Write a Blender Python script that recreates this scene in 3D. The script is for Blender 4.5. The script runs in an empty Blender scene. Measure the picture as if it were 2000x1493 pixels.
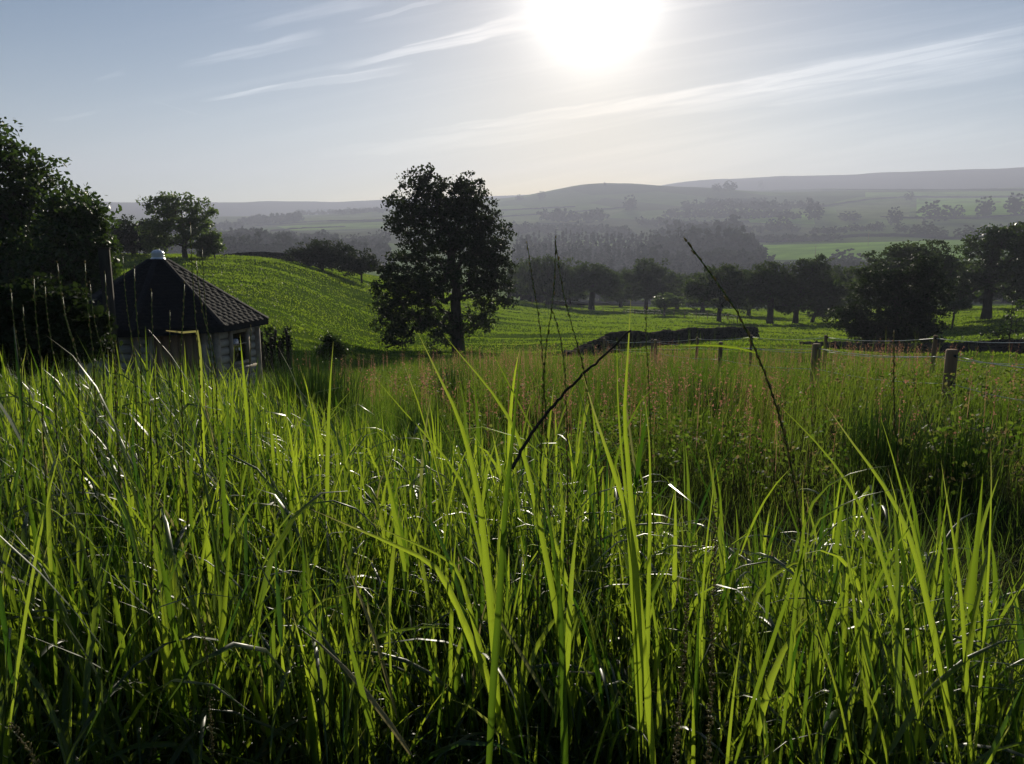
import bpy, math, random
import numpy as np
from mathutils import Vector

# ------------------------------------------------------------------ camera, sky, sun, exposure
SC = bpy.context.scene
COL = SC.collection
R = math.radians
F = 1502.0                      # focal length in photo pixels (photo is 2000 x 1493)
PITCH = math.atan((746.5 - 480.0) / F)
EYE = 1.1
SUN_PX = (1160.0, -8.0)

cam_d = bpy.data.cameras.new('camera')
cam_d.sensor_width = 36.0
cam_d.lens = 36.0 * F / 2000.0
cam_d.clip_start = 0.02
cam_d.clip_end = 30000
cam = bpy.data.objects.new('camera', cam_d)
COL.objects.link(cam)
cam.location = (0, 0, EYE)
cam.rotation_euler = (math.pi / 2 - PITCH, 0, 0)
SC.camera = cam


def ray(px, py):
    """unit-horizontal direction of a photo pixel: (x, y, z) with x^2+y^2 = 1"""
    cx = (px - 1000.0) / F
    cy = (746.5 - py) / F
    x = cx
    y = math.cos(PITCH) + cy * math.sin(PITCH)
    z = -math.sin(PITCH) + cy * math.cos(PITCH)
    h = math.hypot(x, y)
    return x / h, y / h, z / h


def P(px, py, d):
    x, y, z = ray(px, py)
    return np.array([x * d, y * d, EYE + z * d])


_s = ray(*SUN_PX)
SUN_DIR = Vector(_s).normalized()
SUN_EL = math.asin(SUN_DIR.z)
SUN_AZ = math.atan2(SUN_DIR.x, SUN_DIR.y)

world = bpy.data.worlds.new('World')
SC.world = world
world.use_nodes = True
WN, WL = world.node_tree.nodes, world.node_tree.links
WN.clear()


class NB:
    """small helper to write node maths"""

    def __init__(self, tree):
        self.t = tree

    def new(self, typ, **kw):
        n = self.t.nodes.new(typ)
        for k, v in kw.items():
            setattr(n, k, v)
        return n

    def link(self, a, b):
        self.t.links.new(a, b)

    def put(self, sock, v):
        if hasattr(v, 'is_output') or isinstance(v, bpy.types.NodeSocket):
            self.link(v, sock)
        else:
            sock.default_value = v

    def m(self, op, a, b=0.0, c=0.0, clamp=False):
        n = self.new('ShaderNodeMath', operation=op, use_clamp=clamp)
        self.put(n.inputs[0], a)
        self.put(n.inputs[1], b)
        self.put(n.inputs[2], c)
        return n.outputs[0]

    def ss(self, x, lo, hi):
        n = self.new('ShaderNodeMapRange', interpolation_type='SMOOTHSTEP')
        self.put(n.inputs[0], x)
        self.put(n.inputs[1], lo)
        self.put(n.inputs[2], hi)
        return n.outputs[0]

    def mix(self, f, a, b, mode='MIX'):
        n = self.new('ShaderNodeMix', data_type='RGBA', blend_type=mode)
        self.put(n.inputs[0], f)
        self.put(n.inputs[6], a)
        self.put(n.inputs[7], b)
        return n.outputs[2]

    def noise(self, vec, scale, detail=3.0, rough=0.55, dist=0.0, dim='3D'):
        n = self.new('ShaderNodeTexNoise', noise_dimensions=dim)
        if vec is not None:
            self.link(vec, n.inputs['Vector'])
        n.inputs['Scale'].default_value = scale
        n.inputs['Detail'].default_value = detail
        n.inputs['Roughness'].default_value = rough
        n.inputs['Distortion'].default_value = dist
        return n.outputs[0]

    def comb(self, x, y, z=0.0):
        n = self.new('ShaderNodeCombineXYZ')
        self.put(n.inputs[0], x)
        self.put(n.inputs[1], y)
        self.put(n.inputs[2], z)
        return n.outputs[0]


SKY_STRENGTH = 0.05  # the volume of haze adds its own light
w = NB(world.node_tree)
out = w.new('ShaderNodeOutputWorld')
bg = w.new('ShaderNodeBackground')
w.link(bg.outputs[0], out.inputs[0])
sky = w.new('ShaderNodeTexSky', sky_type='NISHITA')
sky.sun_disc = False
sky.sun_elevation = SUN_EL
sky.sun_rotation = SUN_AZ
sky.altitude = 200
sky.air_density = 1.0
sky.dust_density = 0.5
sky.ozone_density = 2.0
bg.inputs[1].default_value = SKY_STRENGTH
tc = w.new('ShaderNodeTexCoord')
sep = w.new('ShaderNodeSeparateXYZ')
w.link(tc.outputs['Generated'], sep.inputs[0])
X, Y, Z = sep.outputs
# the haze-brightened ring round the sun (aureole) : depends only on the angle to the sun
dot = w.new('ShaderNodeVectorMath', operation='DOT_PRODUCT')
w.link(tc.outputs['Generated'], dot.inputs[0])
dot.inputs[1].default_value = tuple(SUN_DIR)
ang = w.m('ARCCOSINE', w.m('MINIMUM', dot.outputs['Value'], 0.999999))       # radians
core = w.m('MULTIPLY', w.m('POWER', 2.718, w.m('MULTIPLY', w.m('POWER', w.m('DIVIDE', ang, R(2.9)), 1.4), -1.0)), 46.2)
ring = w.m('MULTIPLY', w.m('POWER', 2.718, w.m('MULTIPLY', w.m('DIVIDE', ang, R(8.0)), -1.0)), 2.45)
glow = w.m('ADD', core, ring)
# pale band of hazy air low over the horizon, all the way round
band = w.m('MULTIPLY', w.m('POWER', 2.718, w.m('MULTIPLY', w.m('MAXIMUM', Z, 0.0), -8.0)), 11.2)
# cirrus : streaks drawn out by the high wind
Yc = w.m('MAXIMUM', Y, 0.08)
U = w.m('DIVIDE', X, Yc)
V = w.m('DIVIDE', Z, Yc)
front = w.ss(Y, 0.1, 0.4)


def uv(px, py):
    x, y, z = ray(px, py)
    return x / y, z / y


streaks = [  # x0,y0,x1,y1, half width at start, at end, opacity
    (380, 197, 815, 130, 2.0, 9.0, 0.83),
    (645, 137, 1040, 38, 3.0, 14.0, 0.90),
    (340, 134, 640, 68, 4.0, 13.0, 0.48),
    (470, 60, 760, -12, 5.0, 15.0, 0.33),
    (690, 45, 880, -5, 3.0, 4.0, 0.33),
    (1270, 197, 2050, 82, 5.0, 32.0, 0.75),
    (800, 262, 1440, 178, 4.0, 14.0, 0.60),
    (1400, 165, 2100, 48, 6.0, 30.0, 0.30),
    (1180, 232, 2050, 120, 8.0, 22.0, 0.45),
    (600, 305, 1150, 248, 8.0, 16.0, 0.30),
    (180, 158, 246, 143, 2.0, 5.0, 0.30),
    (90, 236, 200, 216, 3.0, 3.0, 0.24),
    (285, 194, 420, 232, 1.0, 1.2, 0.18),
    (1500, 330, 2050, 240, 10.0, 30.0, 0.27),
]
p2 = w.comb(w.m('ADD', U, w.m('MULTIPLY', V, -3.2)), w.m('ADD', V, w.m('MULTIPLY', U, -0.17)))
mp = w.new('ShaderNodeMapping')
w.link(p2, mp.inputs[0])
mp.inputs['Scale'].default_value = (3.0, 38.0, 1.0)
fib = w.noise(mp.outputs[0], 1.0, 4.0, 0.65, 0.4, '2D')
mp2 = w.new('ShaderNodeMapping')
w.link(p2, mp2.inputs[0])
mp2.inputs['Scale'].default_value = (12.0, 120.0, 1.0)
fib2 = w.noise(mp2.outputs[0], 1.0, 3.0, 0.6, 0.6, '2D')
wob = w.m('MULTIPLY', w.m('SUBTRACT', w.noise(w.comb(U, V), 14.0, 2.0, 0.55, 0.0, '2D'), 0.5), 0.008)
pv = w.comb(U, w.m('ADD', V, wob), 1.0)


def dotc(vec):
    n = w.new('ShaderNodeVectorMath', operation='DOT_PRODUCT')
    w.link(pv, n.inputs[0])
    n.inputs[1].default_value = vec
    return n.outputs['Value']


cl = 0.0
for (x0, y0, x1, y1, w0, w1, op) in streaks:   # each one a thin line in the sky
    a, b = uv(x0, y0), uv(x1, y1)
    L = math.hypot(b[0] - a[0], b[1] - a[1])
    dx, dy = (b[0] - a[0]) / L, (b[1] - a[1]) / L
    t = dotc((dx / L, dy / L, -(a[0] * dx + a[1] * dy) / L))
    s = dotc((-dy, dx, a[0] * dy - a[1] * dx))
    hw = w.m('MULTIPLY_ADD', t, 1.3 * (w1 - w0) / F, 1.3 * w0 / F)
    q = w.m('DIVIDE', s, hw)
    mk = w.m('MULTIPLY_ADD', w.m('MULTIPLY', q, q), -1.7, 1.7, clamp=True)
    e = w.m('MULTIPLY', w.m('MULTIPLY', t, 5.0), w.m('SUBTRACT', 1.0, t), clamp=True)
    cl = w.m('MULTIPLY_ADD', w.m('MULTIPLY', mk, e), op, cl)
cl = w.m('MULTIPLY', w.m('MULTIPLY', cl, front), w.m('ADD', w.m('MULTIPLY', w.ss(fib2, 0.3, 0.7), 0.75), 0.35))
veil = w.m('MULTIPLY', w.ss(fib, 0.42, 0.75), 0.30)
veil = w.m('MULTIPLY', veil, w.ss(U, -0.75, 0.25))
cov = w.m('ADD', cl, w.m('MULTIPLY', veil, front), clamp=True)
hue = w.new('ShaderNodeHueSaturation')
w.link(sky.outputs[0], hue.inputs['Color'])
hue.inputs['Saturation'].default_value = 2.0
hue.inputs['Value'].default_value = 0.7
glowc = w.new('ShaderNodeVectorMath', operation='SCALE')
glowc.inputs[0].default_value = (1.0, 0.97, 0.90)
w.link(glow, glowc.inputs['Scale'])
bandc = w.new('ShaderNodeVectorMath', operation='SCALE')
bandc.inputs[0].default_value = (0.92, 0.98, 1.04)
w.link(band, bandc.inputs['Scale'])
sk0 = w.new('ShaderNodeVectorMath', operation='ADD')
w.link(hue.outputs[0], sk0.inputs[0])
w.link(bandc.outputs[0], sk0.inputs[1])
sk = w.new('ShaderNodeVectorMath', operation='ADD')
w.link(sk0.outputs[0], sk.inputs[0])
w.link(glowc.outputs[0], sk.inputs[1])
cloudc = w.new('ShaderNodeVectorMath', operation='MULTIPLY_ADD')
w.link(sk.outputs[0], cloudc.inputs[0])
cloudc.inputs[1].default_value = (1.05, 1.02, 0.98)
cloudc.inputs[2].default_value = (6.6, 6.2, 5.9)
skyc = w.mix(cov, sk.outputs[0], cloudc.outputs[0])
w.link(skyc, bg.inputs[0])

sun_d = bpy.data.lights.new('sun', 'SUN')
sun_d.energy = 5.0
sun_d.angle = R(0.53)
sun_d.color = (1.0, 0.91, 0.74)
sun = bpy.data.objects.new('sun', sun_d)
COL.objects.link(sun)
sun.rotation_euler = (-SUN_DIR).to_track_quat('-Z', 'Y').to_euler()
sun.location = (0, 0, 50)

SC.view_settings.view_transform = 'Standard'
SC.view_settings.look = 'None'
SC.view_settings.gamma = 1.0
SC.view_settings.exposure = 0.36
SC.render.engine = 'CYCLES'
SC.cycles.max_bounces = 7
SC.cycles.diffuse_bounces = 3
SC.cycles.glossy_bounces = 3
SC.cycles.transmission_bounces = 5
SC.cycles.volume_bounces = 0
SC.cycles.transparent_max_bounces = 6
SC.cycles.use_denoising = True
SC.cycles.adaptive_threshold = 0.012

# ------------------------------------------------------------------ helpers
rng = np.random.default_rng(7)
random.seed(7)


def tag(o, label=None, cat=None, group=None, kind=None):
    if label:
        o['label'] = label
    if cat:
        o['category'] = cat
    if group:
        o['group'] = group
    if kind:
        o['kind'] = kind
    return o


def empty(name, loc, label=None, cat=None, group=None):
    o = bpy.data.objects.new(name, None)
    COL.objects.link(o)
    o.location = tuple(float(v) for v in loc)
    o.empty_display_size = 0.3
    return tag(o, label, cat, group)


def np_mesh(name, verts, quads=None, tris=None, attr=None, smooth=False):
    """verts (N,3), quads (M,4), tris (K,3); attr = (N,3) stored as colour attribute 'tint'"""
    verts = np.ascontiguousarray(verts, dtype=np.float32)
    me = bpy.data.meshes.new(name)
    nq = 0 if quads is None else len(quads)
    nt = 0 if tris is None else len(tris)
    me.vertices.add(len(verts))
    me.vertices.foreach_set('co', verts.ravel())
    loops = []
    if nq:
        loops.append(np.asarray(quads, dtype=np.int32).ravel())
    if nt:
        loops.append(np.asarray(tris, dtype=np.int32).ravel())
    lv = np.concatenate(loops)
    me.loops.add(len(lv))
    me.loops.foreach_set('vertex_index', lv)
    me.polygons.add(nq + nt)
    ls = np.concatenate([np.arange(nq, dtype=np.int32) * 4, nq * 4 + np.arange(nt, dtype=np.int32) * 3])
    me.polygons.foreach_set('loop_start', ls)
    if smooth:
        me.polygons.foreach_set('use_smooth', np.ones(nq + nt, dtype=bool))
    if attr is not None:
        a = me.color_attributes.new('tint', 'FLOAT_COLOR', 'POINT')
        c = np.ones((len(verts), 4), dtype=np.float32)
        c[:, :3] = attr
        a.data.foreach_set('color', c.ravel())
    me.update(calc_edges=True)
    return me


def obj(name, me, mat=None, parent=None, loc=None):
    o = bpy.data.objects.new(name, me)
    COL.objects.link(o)
    if mat is not None and me is not None and len(me.materials) == 0:
        me.materials.append(mat)
    if parent is not None:
        o.parent = parent
    if loc is not None:
        o.location = tuple(float(v) for v in loc)
    return o


class MB:
    """collects simple shapes into one mesh"""

    def __init__(self):
        self.v, self.q, self.t = [], [], []
        self.n = 0

    def add(self, v, q=None, t=None):
        v = np.asarray(v, dtype=np.float64)
        self.v.append(v)
        if q is not None and len(q):
            self.q.append(np.asarray(q) + self.n)
        if t is not None and len(t):
            self.t.append(np.asarray(t) + self.n)
        self.n += len(v)

    def box(self, c, s, rz=0.0, jit=0.0):
        k = np.array([[-1, -1, -1], [1, -1, -1], [1, 1, -1], [-1, 1, -1], [-1, -1, 1], [1, -1, 1], [1, 1, 1], [-1, 1, 1]], float) * 0.5
        if jit:
            k = k + rng.uniform(-jit, jit, k.shape)
        k = k * np.asarray(s)
        cs, sn = math.cos(rz), math.sin(rz)
        k = np.c_[k[:, 0] * cs - k[:, 1] * sn, k[:, 0] * sn + k[:, 1] * cs, k[:, 2]]
        self.add(k + np.asarray(c), [[0, 3, 2, 1], [4, 5, 6, 7], [0, 1, 5, 4], [1, 2, 6, 5], [2, 3, 7, 6], [3, 0, 4, 7]])

    def tube(self, pts, rad, n=6, cap=True):
        pts = np.asarray(pts, float)
        rad = np.broadcast_to(np.asarray(rad, float), (len(pts),))
        tg = np.gradient(pts, axis=0)
        tg /= np.linalg.norm(tg, axis=1)[:, None] + 1e-9
        ref = np.array([0.0, 0, 1]) if abs(tg[0][2]) < 0.9 else np.array([1.0, 0, 0])
        a = np.cross(tg, ref)
        a /= np.linalg.norm(a, axis=1)[:, None] + 1e-9
        b = np.cross(tg, a)
        th = np.linspace(0, 2 * math.pi, n, endpoint=False)
        vs = pts[:, None, :] + rad[:, None, None] * (np.cos(th)[None, :, None] * a[:, None, :] + np.sin(th)[None, :, None] * b[:, None, :])
        k = len(pts)
        q = []
        for i in range(k - 1):
            for j in range(n):
                q.append([i * n + j, i * n + (j + 1) % n, (i + 1) * n + (j + 1) % n, (i + 1) * n + j])
        vs = vs.reshape(-1, 3)
        t = []
        if cap:
            vs = np.vstack([vs, pts[0], pts[-1]])
            for j in range(n):
                t.append([k * n, (j + 1) % n, j])
                t.append([k * n + 1, (k - 1) * n + j, (k - 1) * n + (j + 1) % n])
        self.add(vs, q, t)

    def mesh(self, name, smooth=False, attr=None):
        v = np.vstack(self.v)
        q = np.vstack(self.q) if self.q else None
        t = np.vstack(self.t) if self.t else None
        return np_mesh(name, v, q, t, attr, smooth)

    def build(self, name, mat, parent=None, loc=None, smooth=False):
        return obj(name, self.mesh(name, smooth), mat, parent, loc)


# ------------------------------------------------------------------ materials
def mat_new(name):
    m = bpy.data.materials.new(name)
    m.use_nodes = True
    m.node_tree.nodes.clear()
    n = NB(m.node_tree)
    o = n.new('ShaderNodeOutputMaterial')
    return m, n, o


def mat_simple(name, c1, c2, scale=6.0, rough=0.8, spec=0.3, bump=0.0, stretch=None, metallic=0.0):
    m, n, o = mat_new(name)
    p = n.new('ShaderNodeBsdfPrincipled')
    t = n.new('ShaderNodeTexCoord')
    vec = t.outputs['Object']
    if stretch:
        mp_ = n.new('ShaderNodeMapping')
        n.link(vec, mp_.inputs[0])
        mp_.inputs['Scale'].default_value = stretch
        vec = mp_.outputs[0]
    f = n.noise(vec, scale, 5.0, 0.6)
    n.link(n.mix(n.ss(f, 0.3, 0.7), (*c1, 1), (*c2, 1)), p.inputs['Base Color'])
    p.inputs['Roughness'].default_value = rough
    p.inputs['Specular IOR Level'].default_value = spec
    p.inputs['Metallic'].default_value = metallic
    if bump:
        b = n.new('ShaderNodeBump')
        b.inputs['Strength'].default_value = bump
        b.inputs['Distance'].default_value = 0.02
        n.link(n.noise(vec, scale * 3, 4.0), b.inputs['Height'])
        n.link(b.outputs[0], p.inputs['Normal'])
    n.link(p.outputs[0], o.inputs[0])
    return m


def mat_leafy(name, ca, cb, ta, tb, trans=0.5, rough=0.4, spec=0.5, base=None, cc=None):
    """thin leaf: reflecting body ca..cb, light passing through ta..tb; tint attribute: r = random, g = along the blade"""
    m, n, o = mat_new(name)
    at = n.new('ShaderNodeAttribute', attribute_name='tint')
    sp = n.new('ShaderNodeSeparateColor')
    n.link(at.outputs['Color'], sp.inputs[0])
    r = sp.outputs[0]
    col = n.mix(r, (*ca, 1), (*cb, 1))
    tcol = n.mix(r, (*ta, 1), (*tb, 1))
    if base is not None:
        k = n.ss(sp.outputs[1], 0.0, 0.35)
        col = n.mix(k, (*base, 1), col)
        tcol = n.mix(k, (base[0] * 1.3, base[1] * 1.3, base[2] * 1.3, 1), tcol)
    if cc is not None:
        k = n.m('MAXIMUM', n.ss(sp.outputs[2], 0.5, 0.9), n.m('MULTIPLY', n.ss(sp.outputs[1], 0.88, 1.0), n.ss(r, 0.55, 0.9)))      # straw, and browned tips
        col = n.mix(k, col, (*cc, 1))
        tcol = n.mix(k, tcol, (cc[0] * 1.2, cc[1] * 1.2, cc[2] * 1.2, 1))
    p = n.new('ShaderNodeBsdfPrincipled')
    n.link(col, p.inputs['Base Color'])
    p.inputs['Roughness'].default_value = rough
    p.inputs['Specular IOR Level'].default_value = spec
    tr = n.new('ShaderNodeBsdfTranslucent')
    n.link(tcol, tr.inputs[0])
    mx = n.new('ShaderNodeMixShader')
    mx.inputs[0].default_value = trans
    n.link(p.outputs[0], mx.inputs[1])
    n.link(tr.outputs[0], mx.inputs[2])
    n.link(mx.outputs[0], o.inputs[0])
    return m


M = {}
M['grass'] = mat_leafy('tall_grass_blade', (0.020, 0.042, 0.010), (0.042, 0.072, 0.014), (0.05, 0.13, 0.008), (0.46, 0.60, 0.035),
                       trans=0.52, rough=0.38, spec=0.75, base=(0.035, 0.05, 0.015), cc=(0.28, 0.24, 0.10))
M['meadow'] = mat_leafy('meadow_blade', (0.025, 0.05, 0.012), (0.055, 0.08, 0.02), (0.07, 0.17, 0.012), (0.28, 0.37, 0.04),
                        trans=0.5, rough=0.6, spec=0.12, base=(0.02, 0.03, 0.01), cc=(0.22, 0.16, 0.07))
M['pasture'] = mat_leafy('pasture_blade', (0.03, 0.055, 0.008), (0.05, 0.08, 0.014), (0.17, 0.30, 0.013), (0.29, 0.39, 0.028),
                         trans=0.55, rough=0.5, spec=0.25)
M['sorrel'] = mat_leafy('sorrel_flower', (0.20, 0.09, 0.06), (0.28, 0.15, 0.10), (0.40, 0.17, 0.11), (0.50, 0.29, 0.19),
                        trans=0.5, rough=0.7, spec=0.1)
M['seed'] = mat_leafy('seed_head', (0.10, 0.10, 0.05), (0.20, 0.17, 0.09), (0.30, 0.29, 0.12), (0.48, 0.42, 0.22),
                      trans=0.5, rough=0.6, spec=0.2)
M['rush'] = mat_leafy('rush_stem', (0.02, 0.045, 0.012), (0.035, 0.065, 0.018), (0.03, 0.07, 0.01), (0.05, 0.10, 0.015),
                      trans=0.3, rough=0.4, spec=0.4)
M['leaf'] = mat_leafy('broad_leaf', (0.022, 0.045, 0.014), (0.045, 0.075, 0.02), (0.05, 0.10, 0.012), (0.10, 0.16, 0.02),
                      trans=0.35, rough=0.45, spec=0.35)
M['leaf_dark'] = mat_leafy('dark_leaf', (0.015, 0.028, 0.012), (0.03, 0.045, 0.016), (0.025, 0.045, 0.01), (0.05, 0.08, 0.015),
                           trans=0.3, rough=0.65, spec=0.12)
M['leaf_light'] = mat_leafy('airy_leaf', (0.04, 0.07, 0.02), (0.07, 0.10, 0.03), (0.10, 0.17, 0.03), (0.17, 0.25, 0.05),
                            trans=0.45, rough=0.45, spec=0.3)
M['leaf_mid'] = mat_leafy('hazed_oak_leaf', (0.035, 0.055, 0.022), (0.06, 0.085, 0.03), (0.06, 0.10, 0.02), (0.10, 0.15, 0.03), trans=0.35, rough=0.8, spec=0.1)  # oak leaf colour lightened to stand in for thicker haze
M['leaf_far'] = mat_leafy('far_leaf', (0.02, 0.032, 0.015), (0.032, 0.048, 0.02), (0.03, 0.05, 0.012), (0.05, 0.08, 0.02), trans=0.12, rough=1.0, spec=0.0)
M['needle'] = mat_leafy('conifer_needle', (0.015, 0.03, 0.015), (0.025, 0.045, 0.02), (0.015, 0.03, 0.01), (0.02, 0.04, 0.01),
                        trans=0.05, rough=1.0, spec=0.0)
M['bark'] = mat_simple('bark', (0.035, 0.03, 0.022), (0.075, 0.065, 0.05), 5.0, 0.9, 0.15, 0.6, (1, 1, 0.25))
M['post'] = mat_simple('weathered_post_wood', (0.22, 0.14, 0.08), (0.36, 0.25, 0.15), 9.0, 0.85, 0.2, 0.5, (1, 1, 0.12))
M['tape'] = mat_simple('white_fence_tape', (0.7, 0.7, 0.68), (0.8, 0.8, 0.78), 30, 0.5, 0.4)
M['stone'] = mat_simple('gritstone', (0.03, 0.028, 0.025), (0.085, 0.076, 0.065), 2.5, 1.0, 0.0, 0.5)
M['log'] = mat_simple('weathered_pine_log', (0.26, 0.235, 0.20), (0.42, 0.39, 0.345), 7.0, 0.75, 0.25, 0.35, (0.25, 1, 1))
M['trim'] = mat_simple('window_trim_wood', (0.26, 0.21, 0.155), (0.40, 0.34, 0.27), 8.0, 0.7, 0.25, 0.2)
M['door'] = mat_simple('door_board_wood', (0.20, 0.13, 0.08), (0.28, 0.19, 0.12), 8.0, 0.7, 0.25, 0.2, (1, 1, 0.2))
M['shingle'] = mat_simple('bitumen_shingle', (0.016, 0.014, 0.014), (0.034, 0.030, 0.029), 40.0, 0.85, 0.2, 0.3)
M['felt'] = mat_simple('roof_underlay', (0.02, 0.02, 0.02), (0.03, 0.03, 0.03), 20.0, 0.9, 0.2)
M['metal'] = mat_simple('galvanised_cap', (0.62, 0.63, 0.65), (0.75, 0.76, 0.78), 10.0, 0.32, 0.5, 0.0, None, 0.75)
M['iron'] = mat_simple('black_iron', (0.02, 0.02, 0.02), (0.035, 0.033, 0.03), 12.0, 0.6, 0.3)


def mat_glass():
    m, n, o = mat_new('window_glass')
    tr = n.new('ShaderNodeBsdfTransparent')
    tr.inputs[0].default_value = (0.75, 0.8, 0.8, 1)
    gl = n.new('ShaderNodeBsdfGlossy')
    gl.inputs['Roughness'].default_value = 0.02
    fr = n.new('ShaderNodeFresnel')
    fr.inputs[0].default_value = 1.7
    mx = n.new('ShaderNodeMixShader')
    n.link(n.m('ADD', fr.outputs[0], 0.15, clamp=True), mx.inputs[0])
    n.link(tr.outputs[0], mx.inputs[1])
    n.link(gl.outputs[0], mx.inputs[2])
    n.link(mx.outputs[0], o.inputs[0])
    return m


M['glass'] = mat_glass()

# ------------------------------------------------------------------ terrain function
COLS = [-400, 0, 250, 500, 750, 1000, 1180, 1400, 1500, 1750, 2000, 2400]
NEAR_D = [0.5, 1, 2, 4, 8, 12, 16]
NEAR = {  # height below the eye
    -400: [1.1, 1.1, 1.12, 1.30, 1.90, 2.5, 3.1], 0: [1.1, 1.1, 1.12, 1.30, 1.90, 2.5, 3.1], 250: [1.1, 1.1, 1.12, 1.32, 1.92, 2.5, 3.1],
    500: [1.1, 1.1, 1.15, 1.40, 2.00, 2.6, 3.1], 750: [1.1, 1.1, 1.15, 1.48, 2.05, 2.6, 3.1], 1000: [1.1, 1.1, 1.2, 1.55, 2.1, 2.6, 3.0],
    1180: [1.1, 1.1, 1.22, 1.62, 2.1, 2.58, 3.0], 1400: [1.1, 1.1, 1.25, 1.70, 2.1, 2.55, 3.0], 1500: [1.1, 1.1, 1.25, 1.72, 2.12, 2.52, 2.95],
    1750: [1.1, 1.1, 1.25, 1.66, 1.86, 2.22, 2.68], 2000: [1.1, 1.1, 1.25, 1.64, 1.80, 2.15, 2.6], 2400: [1.1, 1.1, 1.25, 1.62, 1.78, 2.1, 2.55]}
FAR_D = [25, 40, 60, 80, 100, 130, 180, 250, 400, 600, 900, 1300, 1800, 2400, 3000, 3800, 5200]
FAR = {  # photo row of the bare ground
    -400: [735, 650, 570, 525, 500, 505, 515, 520, 525, 500, 470, 450, 440, 432, 420, 398, 420],
    0: [735, 650, 570, 525, 500, 505, 515, 520, 525, 500, 470, 450, 440, 432, 420, 398, 420],
    250: [732, 650, 570, 525, 500, 505, 518, 525, 525, 500, 470, 450, 440, 430, 415, 397, 420],
    500: [730, 655, 580, 532, 506, 510, 530, 540, 535, 503, 475, 450, 436, 425, 425, 396, 420],
    750: [735, 702, 665, 615, 568, 547, 560, 560, 555, 530, 480, 445, 425, 411, 418, 391, 415],
    1000: [725, 697, 676, 652, 632, 611, 590, 588, 590, 548, 490, 450, 415, 390, 400, 386, 415],
    1180: [722, 692, 668, 652, 641, 625, 606, 598, 600, 555, 490, 448, 402, 361, 385, 380, 415],
    1400: [722, 690, 668, 650, 641, 630, 612, 602, 600, 548, 487, 445, 402, 368, 372, 353, 400],
    1500: [722, 690, 670, 652, 643, 634, 616, 603, 598, 542, 484, 440, 404, 374, 370, 347, 400],
    1750: [725, 700, 692, 668, 650, 630, 610, 600, 590, 530, 470, 430, 400, 376, 372, 338, 390],
    2000: [725, 702, 692, 660, 637, 613, 603, 597, 585, 520, 465, 425, 397, 375, 366, 330, 390],
    2400: [725, 702, 692, 660, 637, 613, 603, 597, 585, 520, 465, 425, 397, 375, 366, 330, 390]}


def pchip(x, y, xi):
    x = np.asarray(x, float)
    y = np.asarray(y, float)
    h = np.diff(x)
    dl = np.diff(y) / h
    m = np.zeros_like(y)
    for i in range(1, len(y) - 1):
        if dl[i - 1] * dl[i] > 0:
            w1, w2 = 2 * h[i] + h[i - 1], h[i] + 2 * h[i - 1]
            m[i] = (w1 + w2) / (w1 / dl[i - 1] + w2 / dl[i])
    m[0], m[-1] = dl[0], dl[-1]
    k = np.clip(np.searchsorted(x, xi) - 1, 0, len(x) - 2)
    t = np.clip((xi - x[k]) / h[k], 0, 1)
    return ((2 * t**3 - 3 * t**2 + 1) * y[k] + (t**3 - 2 * t**2 + t) * h[k] * m[k]
            + (-2 * t**3 + 3 * t**2) * y[k + 1] + (t**3 - t**2) * h[k] * m[k + 1])


LD0, LD1, NLD, NAZ = math.log(0.5), math.log(5200), 520, 720
_ld = np.linspace(LD0, LD1, NLD)
_kn = np.log(np.array(NEAR_D + FAR_D, float))
_caz, _cz = [], []
for c_ in COLS:
    x_, y_, _ = ray(c_, 520)
    _caz.append(math.atan2(x_, y_))
    zz = [-v for v in NEAR[c_]] + [ray(c_, r_)[2] * d_ for r_, d_ in zip(FAR[c_], FAR_D)]
    _cz.append(pchip(_kn, zz, _ld))
_caz = np.array(_caz)
_cz = np.array(_cz)
_azg = np.linspace(-math.pi, math.pi, NAZ)
# behind the camera both edges fade into their mean
back = 0.5 * (_cz[0] + _cz[-1])
kaz = np.r_[-math.pi, -2.2, -1.2, _caz, 1.2, 2.2, math.pi]
kz = np.vstack([back, back, _cz[0], _cz, _cz[-1], back, back])
GRID = np.zeros((NAZ, NLD))
for j in range(NLD):
    GRID[:, j] = pchip(kaz, kz[:, j], _azg)
for _ in range(2):
    g = GRID.copy()
    g[1:-1] = 0.25 * GRID[:-2] + 0.5 * GRID[1:-1] + 0.25 * GRID[2:]
    GRID = g


def vnoise(x, y, seed=0):
    xi, yi = np.floor(x).astype(np.int64), np.floor(y).astype(np.int64)
    xf, yf = x - xi, y - yi
    u, v = xf * xf * (3 - 2 * xf), yf * yf * (3 - 2 * yf)

    def hsh(a, b):
        n = (a * 374761393 + b * 668265263 + seed * 974711) & 0x7fffffff
        n = ((n ^ (n >> 13)) * 1274126177) & 0x7fffffff
        return ((n ^ (n >> 16)) & 0xffff) / 65535.0
    return (hsh(xi, yi) * (1 - u) + hsh(xi + 1, yi) * u) * (1 - v) + (hsh(xi, yi + 1) * (1 - u) + hsh(xi + 1, yi + 1) * u) * v - 0.5


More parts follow.
